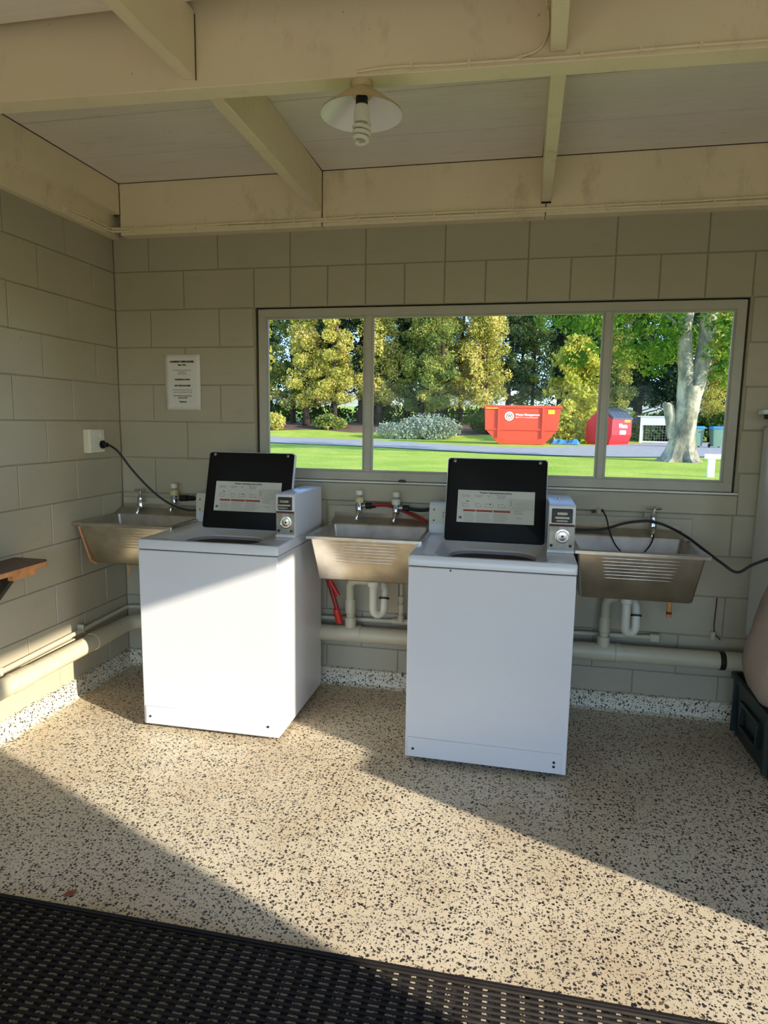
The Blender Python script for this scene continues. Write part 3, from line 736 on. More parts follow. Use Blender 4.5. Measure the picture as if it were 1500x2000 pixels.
# hoses ------------------------------------------------------------
def hose(name, pts, r, mat, label, cat='hose', ends=None, sub=8):
    t = thing(name, label, cat, (0, 0, 0))
    MB().tube(spline(pts, sub), r, 10).build('hose_body' if 'hose' in name else 'cord', mat, t, smooth=True)
    for e in (ends or []):
        MB().tube([e[0], e[1]], e[2], 14).build(e[4] if len(e) > 4 else 'connector', e[3], t, smooth=True)
    return t
hose('inlet_hose', [(0.42, -0.066, 0.998), (0.50, -0.07, 1.0), (0.60, -0.05, 0.985), (0.68, -0.04, 0.93), (0.72, -0.05, 0.80)], 0.010, M['black_rubber'],
     'black inlet hose from the corner tub tap to the left washer', 'hose', [((0.392, -0.064, 0.998), (0.435, -0.066, 0.999), 0.017, M['black_rubber']), ((0.445, -0.066, 0.999), (0.475, -0.068, 1.0), 0.014, M['black_rubber'])])
hose('inlet_hose', [(1.455, -0.066, 0.998), (1.50, -0.07, 1.005), (1.56, -0.045, 1.000), (1.63, -0.034, 0.975), (1.69, -0.05, 0.955), (1.745, -0.06, 0.928), (1.80, -0.05, 0.86)], 0.0105, M['red_hose'],
     'dark red hose running from the left tap of the middle tub', 'hose', [((1.44, -0.064, 0.997), (1.468, -0.067, 0.999), 0.017, M['black_rubber']), ((1.468, -0.067, 0.999), (1.490, -0.069, 1.001), 0.013, M['black_rubber'])])
hose('inlet_hose', [(1.65, -0.066, 0.993), (1.70, -0.06, 0.985), (1.745, -0.05, 0.985), (1.80, -0.045, 0.99), (1.84, -0.05, 0.94)], 0.009, M['black_rubber'],
     'short black hose from the right tap of the middle tub', 'hose', [((1.633, -0.064, 0.993), (1.663, -0.066, 0.992), 0.016, M['black_rubber'])])
hose('drain_hose', [(1.225, -0.06, 0.70), (1.235, -0.08, 0.62), (1.262, -0.09, 0.545), (1.292, -0.10, 0.46), (1.308, -0.10, 0.40)], 0.012, M['red_hose'],
     'red hose hanging below the middle tub beside the left washer', 'hose', [((1.292, -0.10, 0.445), (1.312, -0.10, 0.372), 0.018, M['red_cap'], 'red_coupling'), ((1.255, -0.10, 0.60), (1.305, -0.105, 0.52), 0.011, M['red_cap'], 'red_loop')])
# power cords
hose('power_cord', [(0.055, -0.232, 1.288), (0.085, -0.23, 1.285), (0.13, -0.22, 1.25), (0.19, -0.20, 1.16), (0.27, -0.17, 1.06), (0.36, -0.15, 0.985), (0.46, -0.13, 0.945), (0.62, -0.085, 0.93), (0.70, -0.065, 0.80)], 0.0055, M['black_rubber'],
     'black power cord drooping from the wall socket to the left washer', 'cable', [((0.030, -0.230, 1.289), (0.050, -0.231, 1.289), 0.022, M['black_rubber'], 'plug'), ((0.050, -0.231, 1.289), (0.075, -0.231, 1.287), 0.012, M['black_rubber'], 'plug_sleeve')])
hose('power_cord', [(2.39, -0.09, 0.86), (2.42, -0.105, 0.915), (2.483, -0.085, 0.924), (2.549, -0.08, 0.925), (2.62, -0.08, 0.933), (2.711, -0.082, 0.965), (2.803, -0.088, 0.981), (2.854, -0.088, 0.976), (2.919, -0.09, 0.953), (2.985, -0.14, 0.918),
                    (3.035, -0.20, 0.880), (3.10, -0.25, 0.832), (3.163, -0.27, 0.796), (3.225, -0.28, 0.838), (3.34, -0.30, 0.90), (3.45, -0.32, 0.96)], 0.0060, M['black_rubber'],
     'black power cord lying over the right tub tap and out to the right', 'cable')
hose('thin_cable', [(2.612, -0.035, 1.020), (2.628, -0.075, 0.985), (2.640, -0.11, 0.93), (2.662, -0.16, 0.875), (2.70, -0.19, 0.835), (2.735, -0.20, 0.820), (2.775, -0.19, 0.835), (2.815, -0.16, 0.875), (2.836, -0.12, 0.905), (2.838, -0.10, 0.925)], 0.0035, M['black_rubber'],
     'thin dark loop hanging from the capped outlet into the right tub', 'cable')

ws = thing('wire_stub', 'thin wire with a small cream clip above the right end of the thick pipe', 'wire', (3.165, -0.004, 0.42))
MB().tube([(0.004, 0, 0.19), (0.0, -0.002, 0.05), (0.004, -0.010, 0.012), (0.03, -0.016, -0.015)], 0.003, 6).build('wire', M['rust'], ws, smooth=True)
MB().box(-0.014, 0.008, -0.014, 0.0, -0.02, 0.022).build('clip', M['pipe'], ws, bevel=0.003)

# wall socket, notice -----------------------------------------------
so = thing('wall_socket', 'ivory switched socket box on the left block wall', 'socket', (0, -0.265, 1.307))
MB().box(0.0, 0.034, -0.062, 0.060, -0.060, 0.062).build('socket_box', M['socket'], so, bevel=0.004)
MB().box(0.034, 0.041, -0.060, 0.058, -0.058, 0.060).build('faceplate', M['white_plastic'], so, bevel=0.002)
MB().box(0.041, 0.046, 0.022, 0.038, 0.020, 0.042).build('switch', M['white_plastic'], so, bevel=0.001)

no = thing('notice', 'white paper notice with black centred lines taped on the back wall', 'notice', (0.393, -0.0035, 1.626))
# gently curled sheet
m = MB(); NX, NZ = 8, 12
vs = []
for j in range(NZ + 1):
    for i in range(NX + 1):
        u, v = i / NX - 0.5, j / NZ - 0.5
        vs.append((u * 0.21 + (0.006 if u < -0.4 and v < -0.3 else 0), -0.001 - 0.010 * max(0, -v - 0.25) * 2 * abs(u) * 2, v * 0.297))
fs = [(j * (NX + 1) + i, j * (NX + 1) + i + 1, (j + 1) * (NX + 1) + i + 1, (j + 1) * (NX + 1) + i) for j in range(NZ) for i in range(NX)]
pp = m.add(vs, fs).build('sheet', M['paper'], no, smooth=True)
pm = pp.modifiers.new('solid', 'SOLIDIFY'); pm.thickness = 0.0006
R = (PI / 2, 0, 0)
for s_, sz, z, b in (('LAUNDRY OPEN HOURS', 0.0125, 0.110, 0.0009), ('8am - 7pm', 0.0105, 0.093, 0.0008), ('All laundry must be in by - 6pm', 0.0082, 0.065, 0), ('to finish by 7', 0.0082, 0.055, 0), ('No late washes', 0.0082, 0.045, 0),
                  ('WASHERS $4 COINS', 0.0098, 0.015, 0.0007), ('DRY ONLY $4 COINS', 0.0098, -0.018, 0.0007), ('Please leave the machines clean for the', 0.0074, -0.040, 0), ('next user and clear away your things', 0.0074, -0.052, 0),
                  ('Please CLEAR the lint after each use', 0.0074, -0.072, 0.0002), ('and turn it OFF', 0.0085, -0.083, 0.0004), ('Thank you', 0.0095, -0.104, 0.0007)):
    text(s_, sz, (0.0, -0.0052, z), R, M['ink'] if b else M['ink_grey'], no, bold=b)

# ================================================================== PIPES
def arc(c, r, a0, a1, plane='xz', n=8):
    out = []
    for i in range(n + 1):
        a = math.radians(a0 + (a1 - a0) * i / n); u, v = r * math.cos(a), r * math.sin(a)
        out.append({'xz': (c[0] + u, c[1], c[2] + v), 'xy': (c[0] + u, c[1] + v, c[2]), 'yz': (c[0], c[1] + u, c[2] + v)}[plane])
    return out
wp = thing('waste_pipe', 'thick cream waste pipe running low along the left and window walls', 'pipe')
py_, pr = -0.085, 0.0425
MB().tube([(0.093, -3.0, 0.262), (0.093, -1.0, 0.282)] + [(0.093, -0.30, 0.287)] + arc((0.193, -0.185, 0.29), 0.10, 180, 90, 'xy', 8) + [(0.50, py_, 0.298), (1.24, py_, 0.310), (1.63, py_, 0.313), (2.53, py_, 0.323), (3.30, py_, 0.325)], pr, 20).build('pipe_run', M['pipe'], wp, smooth=True)
for p0, p1 in (((0.093, -1.01, 0.2815), (0.093, -0.90, 0.2822)), ((0.093, -0.46, 0.286), (0.093, -0.335, 0.2868)), ((1.62, py_, 0.313), (1.62, py_, 0.313)),):
    if p0 != p1: MB().tube([p0, p1], pr + 0.0035, 20).build('pipe_collar', M['pipe'], wp, smooth=True)
MB().tube([(3.175, py_, 0.3245), (3.20, py_, 0.3245)], pr + 0.002, 20).build('rubber_band', M['dark_metal'], wp, smooth=True)
MB().tube([(3.205, py_, 0.3247), (3.29, py_, 0.325)], pr + 0.004, 20).build('pipe_collar', M['pipe'], wp, smooth=True)
for x, z in ((2.715, 0.3235),):
    m = MB().tube([(x - 0.012, py_, z), (x + 0.012, py_, z)], pr + 0.005, 20).box(x - 0.010, x + 0.010, py_ + 0.01, -0.012, z - 0.056, z - 0.044)
    m.build('pipe_clip', M['pipe'], wp, smooth=True)
# slim pipes
sp_ = thing('slim_pipe', 'pair of slim cream pipes above the thick waste pipe', 'pipe')
MB().tube([(0.022, -3.0, 0.30), (0.022, -1.0, 0.322), (0.022, -0.06, 0.348), (0.03, -0.035, 0.35), (0.06, -0.028, 0.352), (1.23, -0.030, 0.3745), (2.9, -0.030, 0.398)], 0.0115, 12).build('upper_run', M['pipe'], sp_, smooth=True)
MB().tube([(0.020, -3.0, 0.268), (0.020, -1.0, 0.292), (0.020, -0.62, 0.302), (0.020, -0.50, 0.304)], 0.009, 12).build('lower_run', M['pipe'], sp_, smooth=True)
for y in (-0.44, -0.99):
    MB().box(0.0, 0.0345, y - 0.006, y + 0.006, 0.302 + (y + 1) * 0.04, 0.342 + (y + 1) * 0.045).build('saddle_clip', M['pipe'], sp_, bevel=0.003)
MB().box(2.87, 2.915, -0.045, -0.012, 0.378, 0.416).build('end_fitting', M['pipe'], sp_, bevel=0.004)
# riser with valve fittings beside the middle trap
rs = thing('riser_pipe', 'slim riser pipe with small fittings under the middle tub', 'pipe')
xr_, yr_ = 1.63, -0.05
MB().tube([(xr_, yr_, 0.76), (xr_, yr_, 0.39)], 0.009, 12).build('riser', M['pipe'], rs, smooth=True)
MB().lathe([(0.011, 0.53), (0.016, 0.527), (0.016, 0.50), (0.013, 0.497), (0.013, 0.485), (0.017, 0.482), (0.017, 0.44), (0.013, 0.436), (0.013, 0.425), (0.017, 0.42), (0.018, 0.385)], (xr_, yr_, 0), n=14).build('fitting', M['pipe'], rs, smooth=True)
MB().tube([(xr_ - 0.045, -0.035, 0.3815), (xr_ + 0.045, -0.035, 0.383)], 0.017, 14).build('tee', M['pipe'], rs, smooth=True)

def trap(x, label, gap):
    """P trap: down from drain at x, U to the right, crossing back left, then down into the waste pipe"""
    t = thing('drain_trap', label, 'drain pipe', (0, 0, 0), 0, 'P traps below the tubs')
    y = -0.21; r = 0.021
    pts = [(x, y, 0.637), (x, y, 0.50)] + [(x + 0.025 - 0.025 * math.cos(a), y + 0.024 * (1 - math.cos(a)) / 2, 0.494 - 0.030 * math.sin(a)) for a in [PI * k / 8 for k in range(1, 9)]]
    pts += [(x + 0.050, y + 0.034, 0.55), (x + 0.050, y + 0.044, 0.582), (x + 0.038, y + 0.058, 0.610), (x + 0.008, y + 0.067, 0.622)]
    MB().tube(pts, r, 14).build('u_bend', M['pipe_white'], t, smooth=True)
    MB().tube([(x + 0.050, y + 0.027, 0.540), (x + 0.050, y + 0.030, 0.548)], r + 0.006, 14).build('joint_ring', M['dark_metal'], t, smooth=True)
    MB().lathe([(r + 0.009, 0.637), (r + 0.010, 0.63), (r + 0.009, 0.612), (r + 0.002, 0.608)], (x, y, 0), n=18).build('slip_nut', M['pipe_white'], t, smooth=True)
    xl = x - gap
    pts = [(x + 0.02, y + 0.065, 0.622), (x - 0.04, y + 0.075, 0.618), (xl + 0.045, y + 0.085, 0.615)] + [(xl + 0.045 - 0.045 * math.sin(a), y + 0.085 + 0.02 * (1 - math.cos(a)), 0.615 - 0.045 * (1 - math.cos(a))) for a in [PI / 2 * k / 6 for k in range(1, 7)]]
    pts += [(xl, -0.10, 0.50), (xl, -0.09, 0.42), (xl, -0.087, 0.36)]
    MB().tube(pts, r + 0.001, 14).build('outlet_arm', M['pipe'], t, smooth=True)
    MB().lathe([(r + 0.005, 0.505), (r + 0.007, 0.50), (r + 0.006, 0.43), (r + 0.002, 0.427)], (xl, -0.095, 0), n=16).build('sleeve', M['pipe'], t, smooth=True)
    MB().lathe([(r + 0.008, 0.405), (r + 0.009, 0.40), (r + 0.009, 0.352)], (xl, -0.088, 0), n=16).build('socket_joint', M['pipe'], t, smooth=True)
    MB().tube([(xl - 0.055, py_, 0.3125 + (xl - 1.4) * 0.008), (xl + 0.055, py_, 0.3135 + (xl - 1.4) * 0.008)], pr + 0.002, 20).build('saddle', M['pipe'], t, smooth=True)
    return t
trap(1.515, 'cream drain trap under the middle tub', 0.148)
trap(2.722, 'cream drain trap under the right hand tub', 0.075)
# rusty bits hanging below the tubs
rb = thing('copper_stub', 'rusty copper pipe stub hanging below the right tub', 'pipe', (2.93, -0.12, 0.56))
MB().tube([(0, 0, 0.127), (0, 0, -0.03)], 0.0115, 12).build('stub', M['bench_edge'], rb, smooth=True)
MB().tube([(0, 0, -0.002), (0, 0, -0.014)], 0.0125, 12).build('rust_spot', M['rust'], rb, smooth=True)
rb = thing('rusty_strap', 'rusty brown straps hanging below the corner tub', 'strap', (0.085, -0.10, 0.57))
MB().tube([(-0.012, 0, 0.11), (-0.004, 0, 0.06), (0.004, 0, 0.02), (0.002, 0, -0.03)], 0.005, 8).tube([(0.022, 0, 0.11), (0.010, 0, 0.07), (0.006, 0, 0.03)], 0.005, 8).build('strap', M['bench_edge'], rb, smooth=True)

# conduit cables with clips ------------------------------------------------
cc = thing('surface_cable', 'pair of cream painted cables clipped along the window wall plate', 'cable')
rnd = random.Random(2)
for k, dz in enumerate((0.014, 0.028)):
    pts = [(0.040, -0.44, 2.392 + dz * 0.8), (0.041, -0.25, 2.394 + dz), (0.044, -0.10, 2.392 + dz), (0.075, -0.068, 2.392 + dz)]
    x = 0.3
    while x < XR:
        pts.append((x, -0.067, 2.392 + dz + rnd.uniform(-0.003, 0.003))); x += 0.23
    MB().tube(spline(pts, 4), 0.0064, 6).build('cable_run', M['timber'], cc, smooth=True)
for x in (0.16, 0.38, 0.52, 0.70, 0.90, 1.06, 1.22, 1.39, 1.57, 1.76, 1.96, 2.15, 2.35, 2.55, 2.77, 3.0, 3.22, 3.45):
    MB().box(x - 0.004, x + 0.004, -0.076, -0.0615, 2.399, 2.428).build('cable_clip', M['timber'], cc, bevel=0.001, seg=1)
for y in (-0.42, -0.26, -0.12):
    MB().box(0.035, 0.049, y - 0.005, y + 0.005, 2.397, 2.427).build('cable_clip', M['timber'], cc)
bc = thing('lamp_cable', 'cream cable clipped along the main beam to the lamp', 'cable')
def bp_(x, z, off=0.0045):   # point on the beam's near face
    return (x, BY + (x - 1.72) * math.tan(bm_ang) - off, z)
MB().tube(spline([bp_(1.705, 2.4110), bp_(1.80, 2.4170), bp_(1.95, 2.4130), bp_(2.10, 2.4130), bp_(2.30, 2.4105), bp_(2.55, 2.4150), bp_(2.80, 2.4150), bp_(3.2, 2.4170), bp_(4.6, 2.4170)], 5), 0.0042, 6).build('cable_run', M['timber'], bc, smooth=True)
MB().tube(spline([bp_(2.14, 2.4140), bp_(2.205, 2.4340), bp_(2.228, 2.4770, 0.006), bp_(2.226, 2.5270, 0.007), (2.222, -1.41, 2.520), (2.218, -1.5, 2.525), (2.195, -2.2, 2.52)], 6), 0.0042, 6).build('cable_branch', M['timber'], bc, smooth=True)
for x in (1.86, 2.02, 2.16, 2.32, 2.47, 2.62, 2.80):
    MB().box(x - 0.004, x + 0.004, BY + (x - 1.72) * math.tan(bm_ang) - 0.010, BY + (x - 1.72) * math.tan(bm_ang) + 0.001, 2.4075, 2.421).build('cable_clip', M['timber'], bc)

# ================================================================== LAMP
lp = thing('batten_lamp', 'enamel cone lamp with spiral bulb under the main beam', 'lamp', (1.710, -1.345, 2.400))
MB().lathe([(0.033, 0), (0.034, -0.008), (0.030, -0.016), (0.026, -0.022), (0.028, -0.030), (0.028, -0.04)], n=28).build('batten_holder', M['shade_out'], lp, smooth=True)
sh_ = MB().lathe([(0.029, -0.0180), (0.034, -0.0240), (0.052, -0.0340), (0.082, -0.0560), (0.117, -0.0820), (0.120, -0.0880)], n=40, cap0=False, cap1=False).build('lamp_shade', M['shade_out'], lp, smooth=True)
MB().lathe([(0.027, -0.0220), (0.050, -0.0370), (0.080, -0.0590), (0.115, -0.0845), (0.1195, -0.0885)], n=40, cap0=False, cap1=False).build('shade_lining', M['shade_in'], lp, smooth=True)
MB().lathe([(0.017, -0.0330), (0.018, -0.0480), (0.018, -0.0620)], n=20).build('bulb_socket', M['black_rubber'], lp, smooth=True)
MB().lathe([(0.013, -0.0580), (0.020, -0.0640), (0.023, -0.0880), (0.0235, -0.1060), (0.020, -0.1100)], n=20).build('bulb_base', M['bulb'], lp, smooth=True)
pts = []
for i in range(97):
    t_ = i / 96; a = t_ * 2 * PI * 3.5; r_ = 0.0215 - (0.009 * max(0, t_ - 0.78) / 0.22); pts.append((r_ * math.cos(a), r_ * math.sin(a), -0.112 - 0.052 * t_))
MB().tube(pts, 0.0062, 8).build('spiral_tube', M['bulb'], lp, smooth=True)

# ================================================================== LEFT BENCH
bn = thing('wall_bench', 'brown timber shelf with pale edge on the left wall', 'shelf')
L = []
def rcorner(z, i=0.0):
    pts = [(0.001, -2.6, z), (0.180 - i, -2.6, z)]
    for k in range(7):
        a = math.radians(90 * k / 6); pts.append((0.150 + (0.030 - i) * math.cos(a), -0.868 + (0.03 - i) * math.sin(a), z))
    pts.append((0.001, -0.838 - i, z)); return pts
MB().loops([rcorner(0.798), rcorner(0.802, 0.002)], True, True).build('shelf_top', M['bench_top'], bn)
MB().loops([rcorner(0.778, 0.001), rcorner(0.798, 0.001)], True, True).build('shelf_board', M['bench_edge'], bn)
MB().box(0.145, 0.172, -1.05, -0.915, 0.752, 0.778).box(0.145, 0.172, -2.5, -1.12, 0.752, 0.778).build('batten', M['bench_edge'], bn, bevel=0.002)
MB().prism([(0.001, 0.775), (0.150, 0.775), (0.150, 0.760), (0.016, 0.60), (0.001, 0.60)], -1.03, -1.0, 'y').build('shelf_bracket', M['bracket'], bn)

# ================================================================== RIGHT CORNER
cab = thing('wall_cabinet', 'white cabinet hung on the window wall at the right edge', 'cabinet')
MB().box(3.300, 3.86, -0.30, -0.014, 0.44, 1.435).build('cabinet_body', M['cabinet_white'], cab, bevel=0.012)
MB().box(3.306, 3.852, -0.316, -0.302, 0.452, 1.42).build('cabinet_door', M['cabinet_white'], cab, bevel=0.006)
shf = thing('small_shelf', 'small cream shelf board above the cabinet at the right edge', 'shelf')
MB().box(3.272, 3.9, -0.13, -0.012, 1.487, 1.507).build('shelf_board', M['white_paint'], shf, bevel=0.003)
MB().box(3.300, 3.9, -0.10, -0.013, 1.466, 1.486).build('cleat', M['bracket'], shf)
# crate
cr = thing('plastic_crate', 'dark green plastic crate on the floor in the right corner', 'crate', (3.232, -0.62, 0), 0)
def crate():
    m = MB(); W_, D_, H_ = 0.36, 0.50, 0.29; t = 0.008
    L = [rr(0.02, W_ - 0.02, 0.02, D_ - 0.02, 0.02, 0.0), rr(0.0, W_, 0.0, D_, 0.03, H_), rr(t, W_ - t, t, D_ - t, 0.025, H_), rr(0.02 + t, W_ - 0.02 - t, 0.02 + t, D_ - 0.02 - t, 0.015, 0.01)]
    m.loops(L, True, True); return m
crate().build('crate_body', M['crate'], cr, smooth=True)
MB().loops([rr(-0.012, 0.372, -0.012, 0.512, 0.035, 0.270), rr(-0.012, 0.372, -0.012, 0.512, 0.035, 0.290), rr(0.004, 0.356, 0.004, 0.496, 0.03, 0.292), rr(0.004, 0.356, 0.004, 0.496, 0.03, 0.270)] , False, False).build('crate_rim', M['crate'], cr, smooth=True)
m = MB()
for (y0, y1, z0, z1) in ((0.14, 0.36, 0.19, 0.205), (0.14, 0.36, 0.08, 0.095), (0.14, 0.155, 0.095, 0.19), (0.345, 0.36, 0.095, 0.19)):
    m.box(-0.008, 0.014, y0, y1, z0, z1)
m.build('handle_frame', M['crate'], cr, bevel=0.003)
for yy_ in (0.05, 0.45): MB().box(-0.008, 0.014, yy_ - 0.008, yy_ + 0.008, 0.02, 0.27).build('corner_rib', M['crate'], cr, bevel=0.002)
# woven cloth bundle bulging over the crate
bag = thing('cloth_bundle', 'brown woven cloth bundle bulging over the crate at the right edge', 'cloth', (3.315, -0.52, 0.0))
m = MB(); NL = 28; LL = []
prof = [(0.00, 0.285), (0.06, 0.29), (0.115, 0.32), (0.15, 0.37), (0.165, 0.43), (0.168, 0.48), (0.160, 0.55), (0.142, 0.64), (0.120, 0.73), (0.095, 0.82), (0.07, 0.90), (0.03, 0.93), (0.0, 0.935)]
for r_, z in prof:
    l = []
    for k in range(NL):
        a = 2 * PI * k / NL; w = 1 + 0.05 * math.sin(3 * a + z * 9) + 0.03 * math.sin(7 * a - z * 14)
        l.append((max(r_, 0.001) * w * math.cos(a), max(r_, 0.001) * w * math.sin(a), z))
    LL.append(l)
m.loops(LL, True, True); o = m.build('bundle', M['weave'], bag, smooth=True)

# ================================================================== FLOOR MAT
mt = thing('floor_mat', 'black slatted rubber mat in the near left of the floor', 'mat', (0.0, 0, 0))
bar = MB()
def barloop(x):
    return [(x, 0.0042 * math.cos(a), 0.0075 + 0.0036 * math.sin(a)) for a in [2 * PI * k / 8 for k in range(8)]]
bar.loops([barloop(0.02), barloop(2.98)], True, True)
bar_me = bar.mesh('bar', True); bar_me.materials.append(M['mat'])
for k in range(46):
    o = link('bar', bar_me, mt); o.location = (0, -1.824 - 0.0172 * k, 0)
cross_me = MB().box(-0.0085, 0.0085, -2.61, -1.820, 0.001, 0.0062).mesh('cross_bar'); cross_me.materials.append(M['mat'])
for k in range(64):
    o = link('cross_bar', cross_me, mt); o.location = (0.04 + 0.046 * k, 0, 0)
MB().box(0.02, 2.98, -1.8185, -1.808, 0.001, 0.0135).build('edge_strip', M['mat'], mt, bevel=0.002)
# dead leaf
dl = thing('dead_leaf', 'small brown dead leaf on the floor by the mat', 'leaf', (0.926, -1.757, 0.002), 0.4)
MB().add([(-0.02, 0, 0), (-0.005, -0.011, 0.003), (0.012, -0.009, 0.002), (0.02, 0.004, 0.005), (0.006, 0.014, 0.003), (-0.008, 0.009, 0.006)], [(0, 1, 2, 3, 4, 5)]).build('leaf_blade', M['dead_leaf'], dl)
dlb = dl.children[0].modifiers.new('s', 'SOLIDIFY'); dlb.thickness = 0.001

# unseen cabinet added by the doorway to put the kink in the shadow edge
hc = thing('unseen_low_cabinet', 'unseen white low cabinet added beside the doorway to shape the shadow edge', 'cabinet')
MB().box(4.28, 4.68, -2.03, -1.5, 0, 0.995).build('cabinet_body', M['cabinet_white'], hc, bevel=0.006)

# ================================================================== OUTSIDE
g = MB(); NXg, NYg = 60, 60
xs = np.linspace(-90, 70, NXg); ysg = np.concatenate([np.linspace(T, 40, 24), np.linspace(42, 140, 36)])
def gh(x, y):
    return GZ + 1.0 * max(0, min(1, (y - (38 + 0.22 * max(0, x - 2) )) / 9)) * (1 if x < 4 else max(0, 1 - (x - 4) / 6)) + max(0, y - 55) * 0.045
vs = [(float(x), float(y), gh(x, y)) for y in ysg for x in xs]
fs = [(j * NXg + i, j * NXg + i + 1, (j + 1) * NXg + i + 1, (j + 1) * NXg + i) for j in range(NYg - 1) for i in range(NXg - 1)]
gr = g.add(vs, fs).build('lawn', M['grass'], smooth=True)
struct(gr, 'sunlit mown lawn outside the window', 'lawn')
g2 = MB().box(-60, 60, -60, YF - T - 9, -0.4, -0.03).box(XR + T + 4, 60, YF - T - 9, T, -0.4, -0.03).box(-60, -8, YF - T - 9, YF - T, -0.4, -0.03).box(-60, -T, YF - T, T, -0.4, -0.03).build('ground', M['grass'])
ya = MB().box(-8, XR + T + 4, YF - T - 9, YF - T, -0.4, -0.02).box(XR + T, XR + T + 4, YF - T, T, -0.4, -0.02).build('yard', M['concrete'])
struct(ya, 'pale concrete yard on the doorway sides', 'yard')
struct(g2, 'grass around the other sides of the laundry', 'ground')

road_pts_near = [(-40, 44), (-22, 34.5), (-9.8, 26.8), (-4.2, 24.5), (1.1, 20.7), (4.8, 19.9), (7.2, 20.7), (9.7, 22.3), (16, 27)]
road_pts_far = [(-44, 60), (-26, 47), (-14.3, 38.2), (-6.5, 34.6), (0.8, 27.6), (4.5, 29.5), (8.5, 36.5), (13.4, 45), (24, 48)]
m = MB(); n = len(road_pts_near)
def dens(P):
    return [tuple(v) for v in spline([(p[0], p[1], 0) for p in P], 6)]
A_, B_ = dens(road_pts_near), dens(road_pts_far)
vs = []
K = 8
for a, b in zip(A_, B_):
    for k in range(K + 1):
        x = a[0] + (b[0] - a[0]) * k / K; y = a[1] + (b[1] - a[1]) * k / K
        vs.append((x, y, gh(x, y) + 0.03))
fs = [(i * (K + 1) + k, i * (K + 1) + k + 1, (i + 1) * (K + 1) + k + 1, (i + 1) * (K + 1) + k) for i in range(len(A_) - 1) for k in range(K)]
struct(m.add(vs, fs).build('road', M['road'], smooth=True), 'grey gravel drive crossing the lawn', 'road')

# earth strip below the trees
m = MB(); vs = []; xs_ = np.linspace(-45, 3.2, 40)
for i, x in enumerate(xs_):
    y0 = 41.5 - 0.05 * (x + 20) + 0.6 * math.sin(x * 0.9)
    for k in range(9):
        y = y0 + k * 1.6; vs.append((float(x), y, gh(x, y) + (0.04 if 0 < k < 8 else -0.02)))
fs = [(i * 9 + k, i * 9 + k + 1, (i + 1) * 9 + k + 1, (i + 1) * 9 + k) for i in range(39) for k in range(8)]
struct(m.add(vs, fs).build('earth_bank', M['earth'], smooth=True), 'brown earth bank below the tree line', 'bank')
# pale slope far behind
m = MB(); vs = []; n_ = 40
for i in range(n_ + 1):
    x = -140 + 260 * i / n_; h = 9 + 3 * math.sin(i * 0.5) + 1.6 * math.sin(i * 1.3)
    vs += [(x, 120, 3), (x, 150, h), (x, 175, h * 0.9)]
fs = [(3 * i + k, 3 * i + k + 1, 3 * i + k + 4, 3 * i + k + 3) for i in range(n_) for k in range(2)]
struct(m.add(vs, fs).build('far_hill', M['pale_hill'], smooth=True), 'pale slope far behind the trees', 'hill')

# ---- trees
def leaf_cloud(centers, radii, counts, size, rng, flat=1.0):
    V = []; Fc = 0
    allv = []
    for c, r, n in zip(centers, radii, counts):
        d = rng.normal(size=(n, 3)); d /= np.linalg.norm(d, axis=1)[:, None]
        rad = rng.uniform(0.35, 1.0, size=(n, 1)) ** 0.5
        p = np.array(c) + d * rad * np.array(r)
        u = rng.normal(size=(n, 3)); u /= np.linalg.norm(u, axis=1)[:, None]
        w = np.cross(u, rng.normal(size=(n, 3))); w /= np.linalg.norm(w, axis=1)[:, None] + 1e-6
        s = size * rng.uniform(0.5, 1.3, size=(n, 1))
        allv.append(np.stack([p - u * s, p + w * s * 0.5, p + u * s, p - w * s * 0.5], axis=1).reshape(-1, 3))
    v = np.concatenate(allv); nq = len(v) // 4
    me = bpy.data.meshes.new('foliage')
    me.vertices.add(len(v)); me.vertices.foreach_set('co', v.astype(np.float32).ravel())
    me.loops.add(nq * 4); me.loops.foreach_set('vertex_index', np.arange(nq * 4, dtype=np.int32))
    me.polygons.add(nq); me.polygons.foreach_set('loop_start', np.arange(nq, dtype=np.int32) * 4)
    try: me.polygons.foreach_set('loop_total', np.full(nq, 4, dtype=np.int32))
    except Exception: pass
    me.update(); me.validate(); return me

def conifer_mesh(seed, H, R, base, dens_, size):
    rng = np.random.default_rng(seed); cs, rs, ns = [], [], []
    h = base
    while h < H:
        t_ = (h - base) / (H - base); rr_ = R * (1 - t_) ** 0.65 * rng.uniform(0.75, 1.15) + 0.25
        nb = rng.integers(3, 6); a0 = rng.uniform(0, 6.28)
        for b_ in range(nb):
            if rng.uniform() < 0.14: continue
            a = a0 + b_ * 2 * PI / nb + rng.uniform(-0.4, 0.4)
            for f in (0.35, 0.72, 1.0):
                d = rr_ * f * rng.uniform(0.85, 1.1)
                sz = 0.34 + 0.34 * rng.uniform() + 0.12 * (1 - f)
                cs.append((d * math.cos(a), d * math.sin(a), h + 0.25 * d * rng.uniform(-0.4, 0.9)))
                rs.append((sz, sz, sz * 0.85)); ns.append(int(dens_ * sz * sz))
        h += rng.uniform(0.55, 0.85)
    me = leaf_cloud(cs, rs, ns, size, rng)
    return me
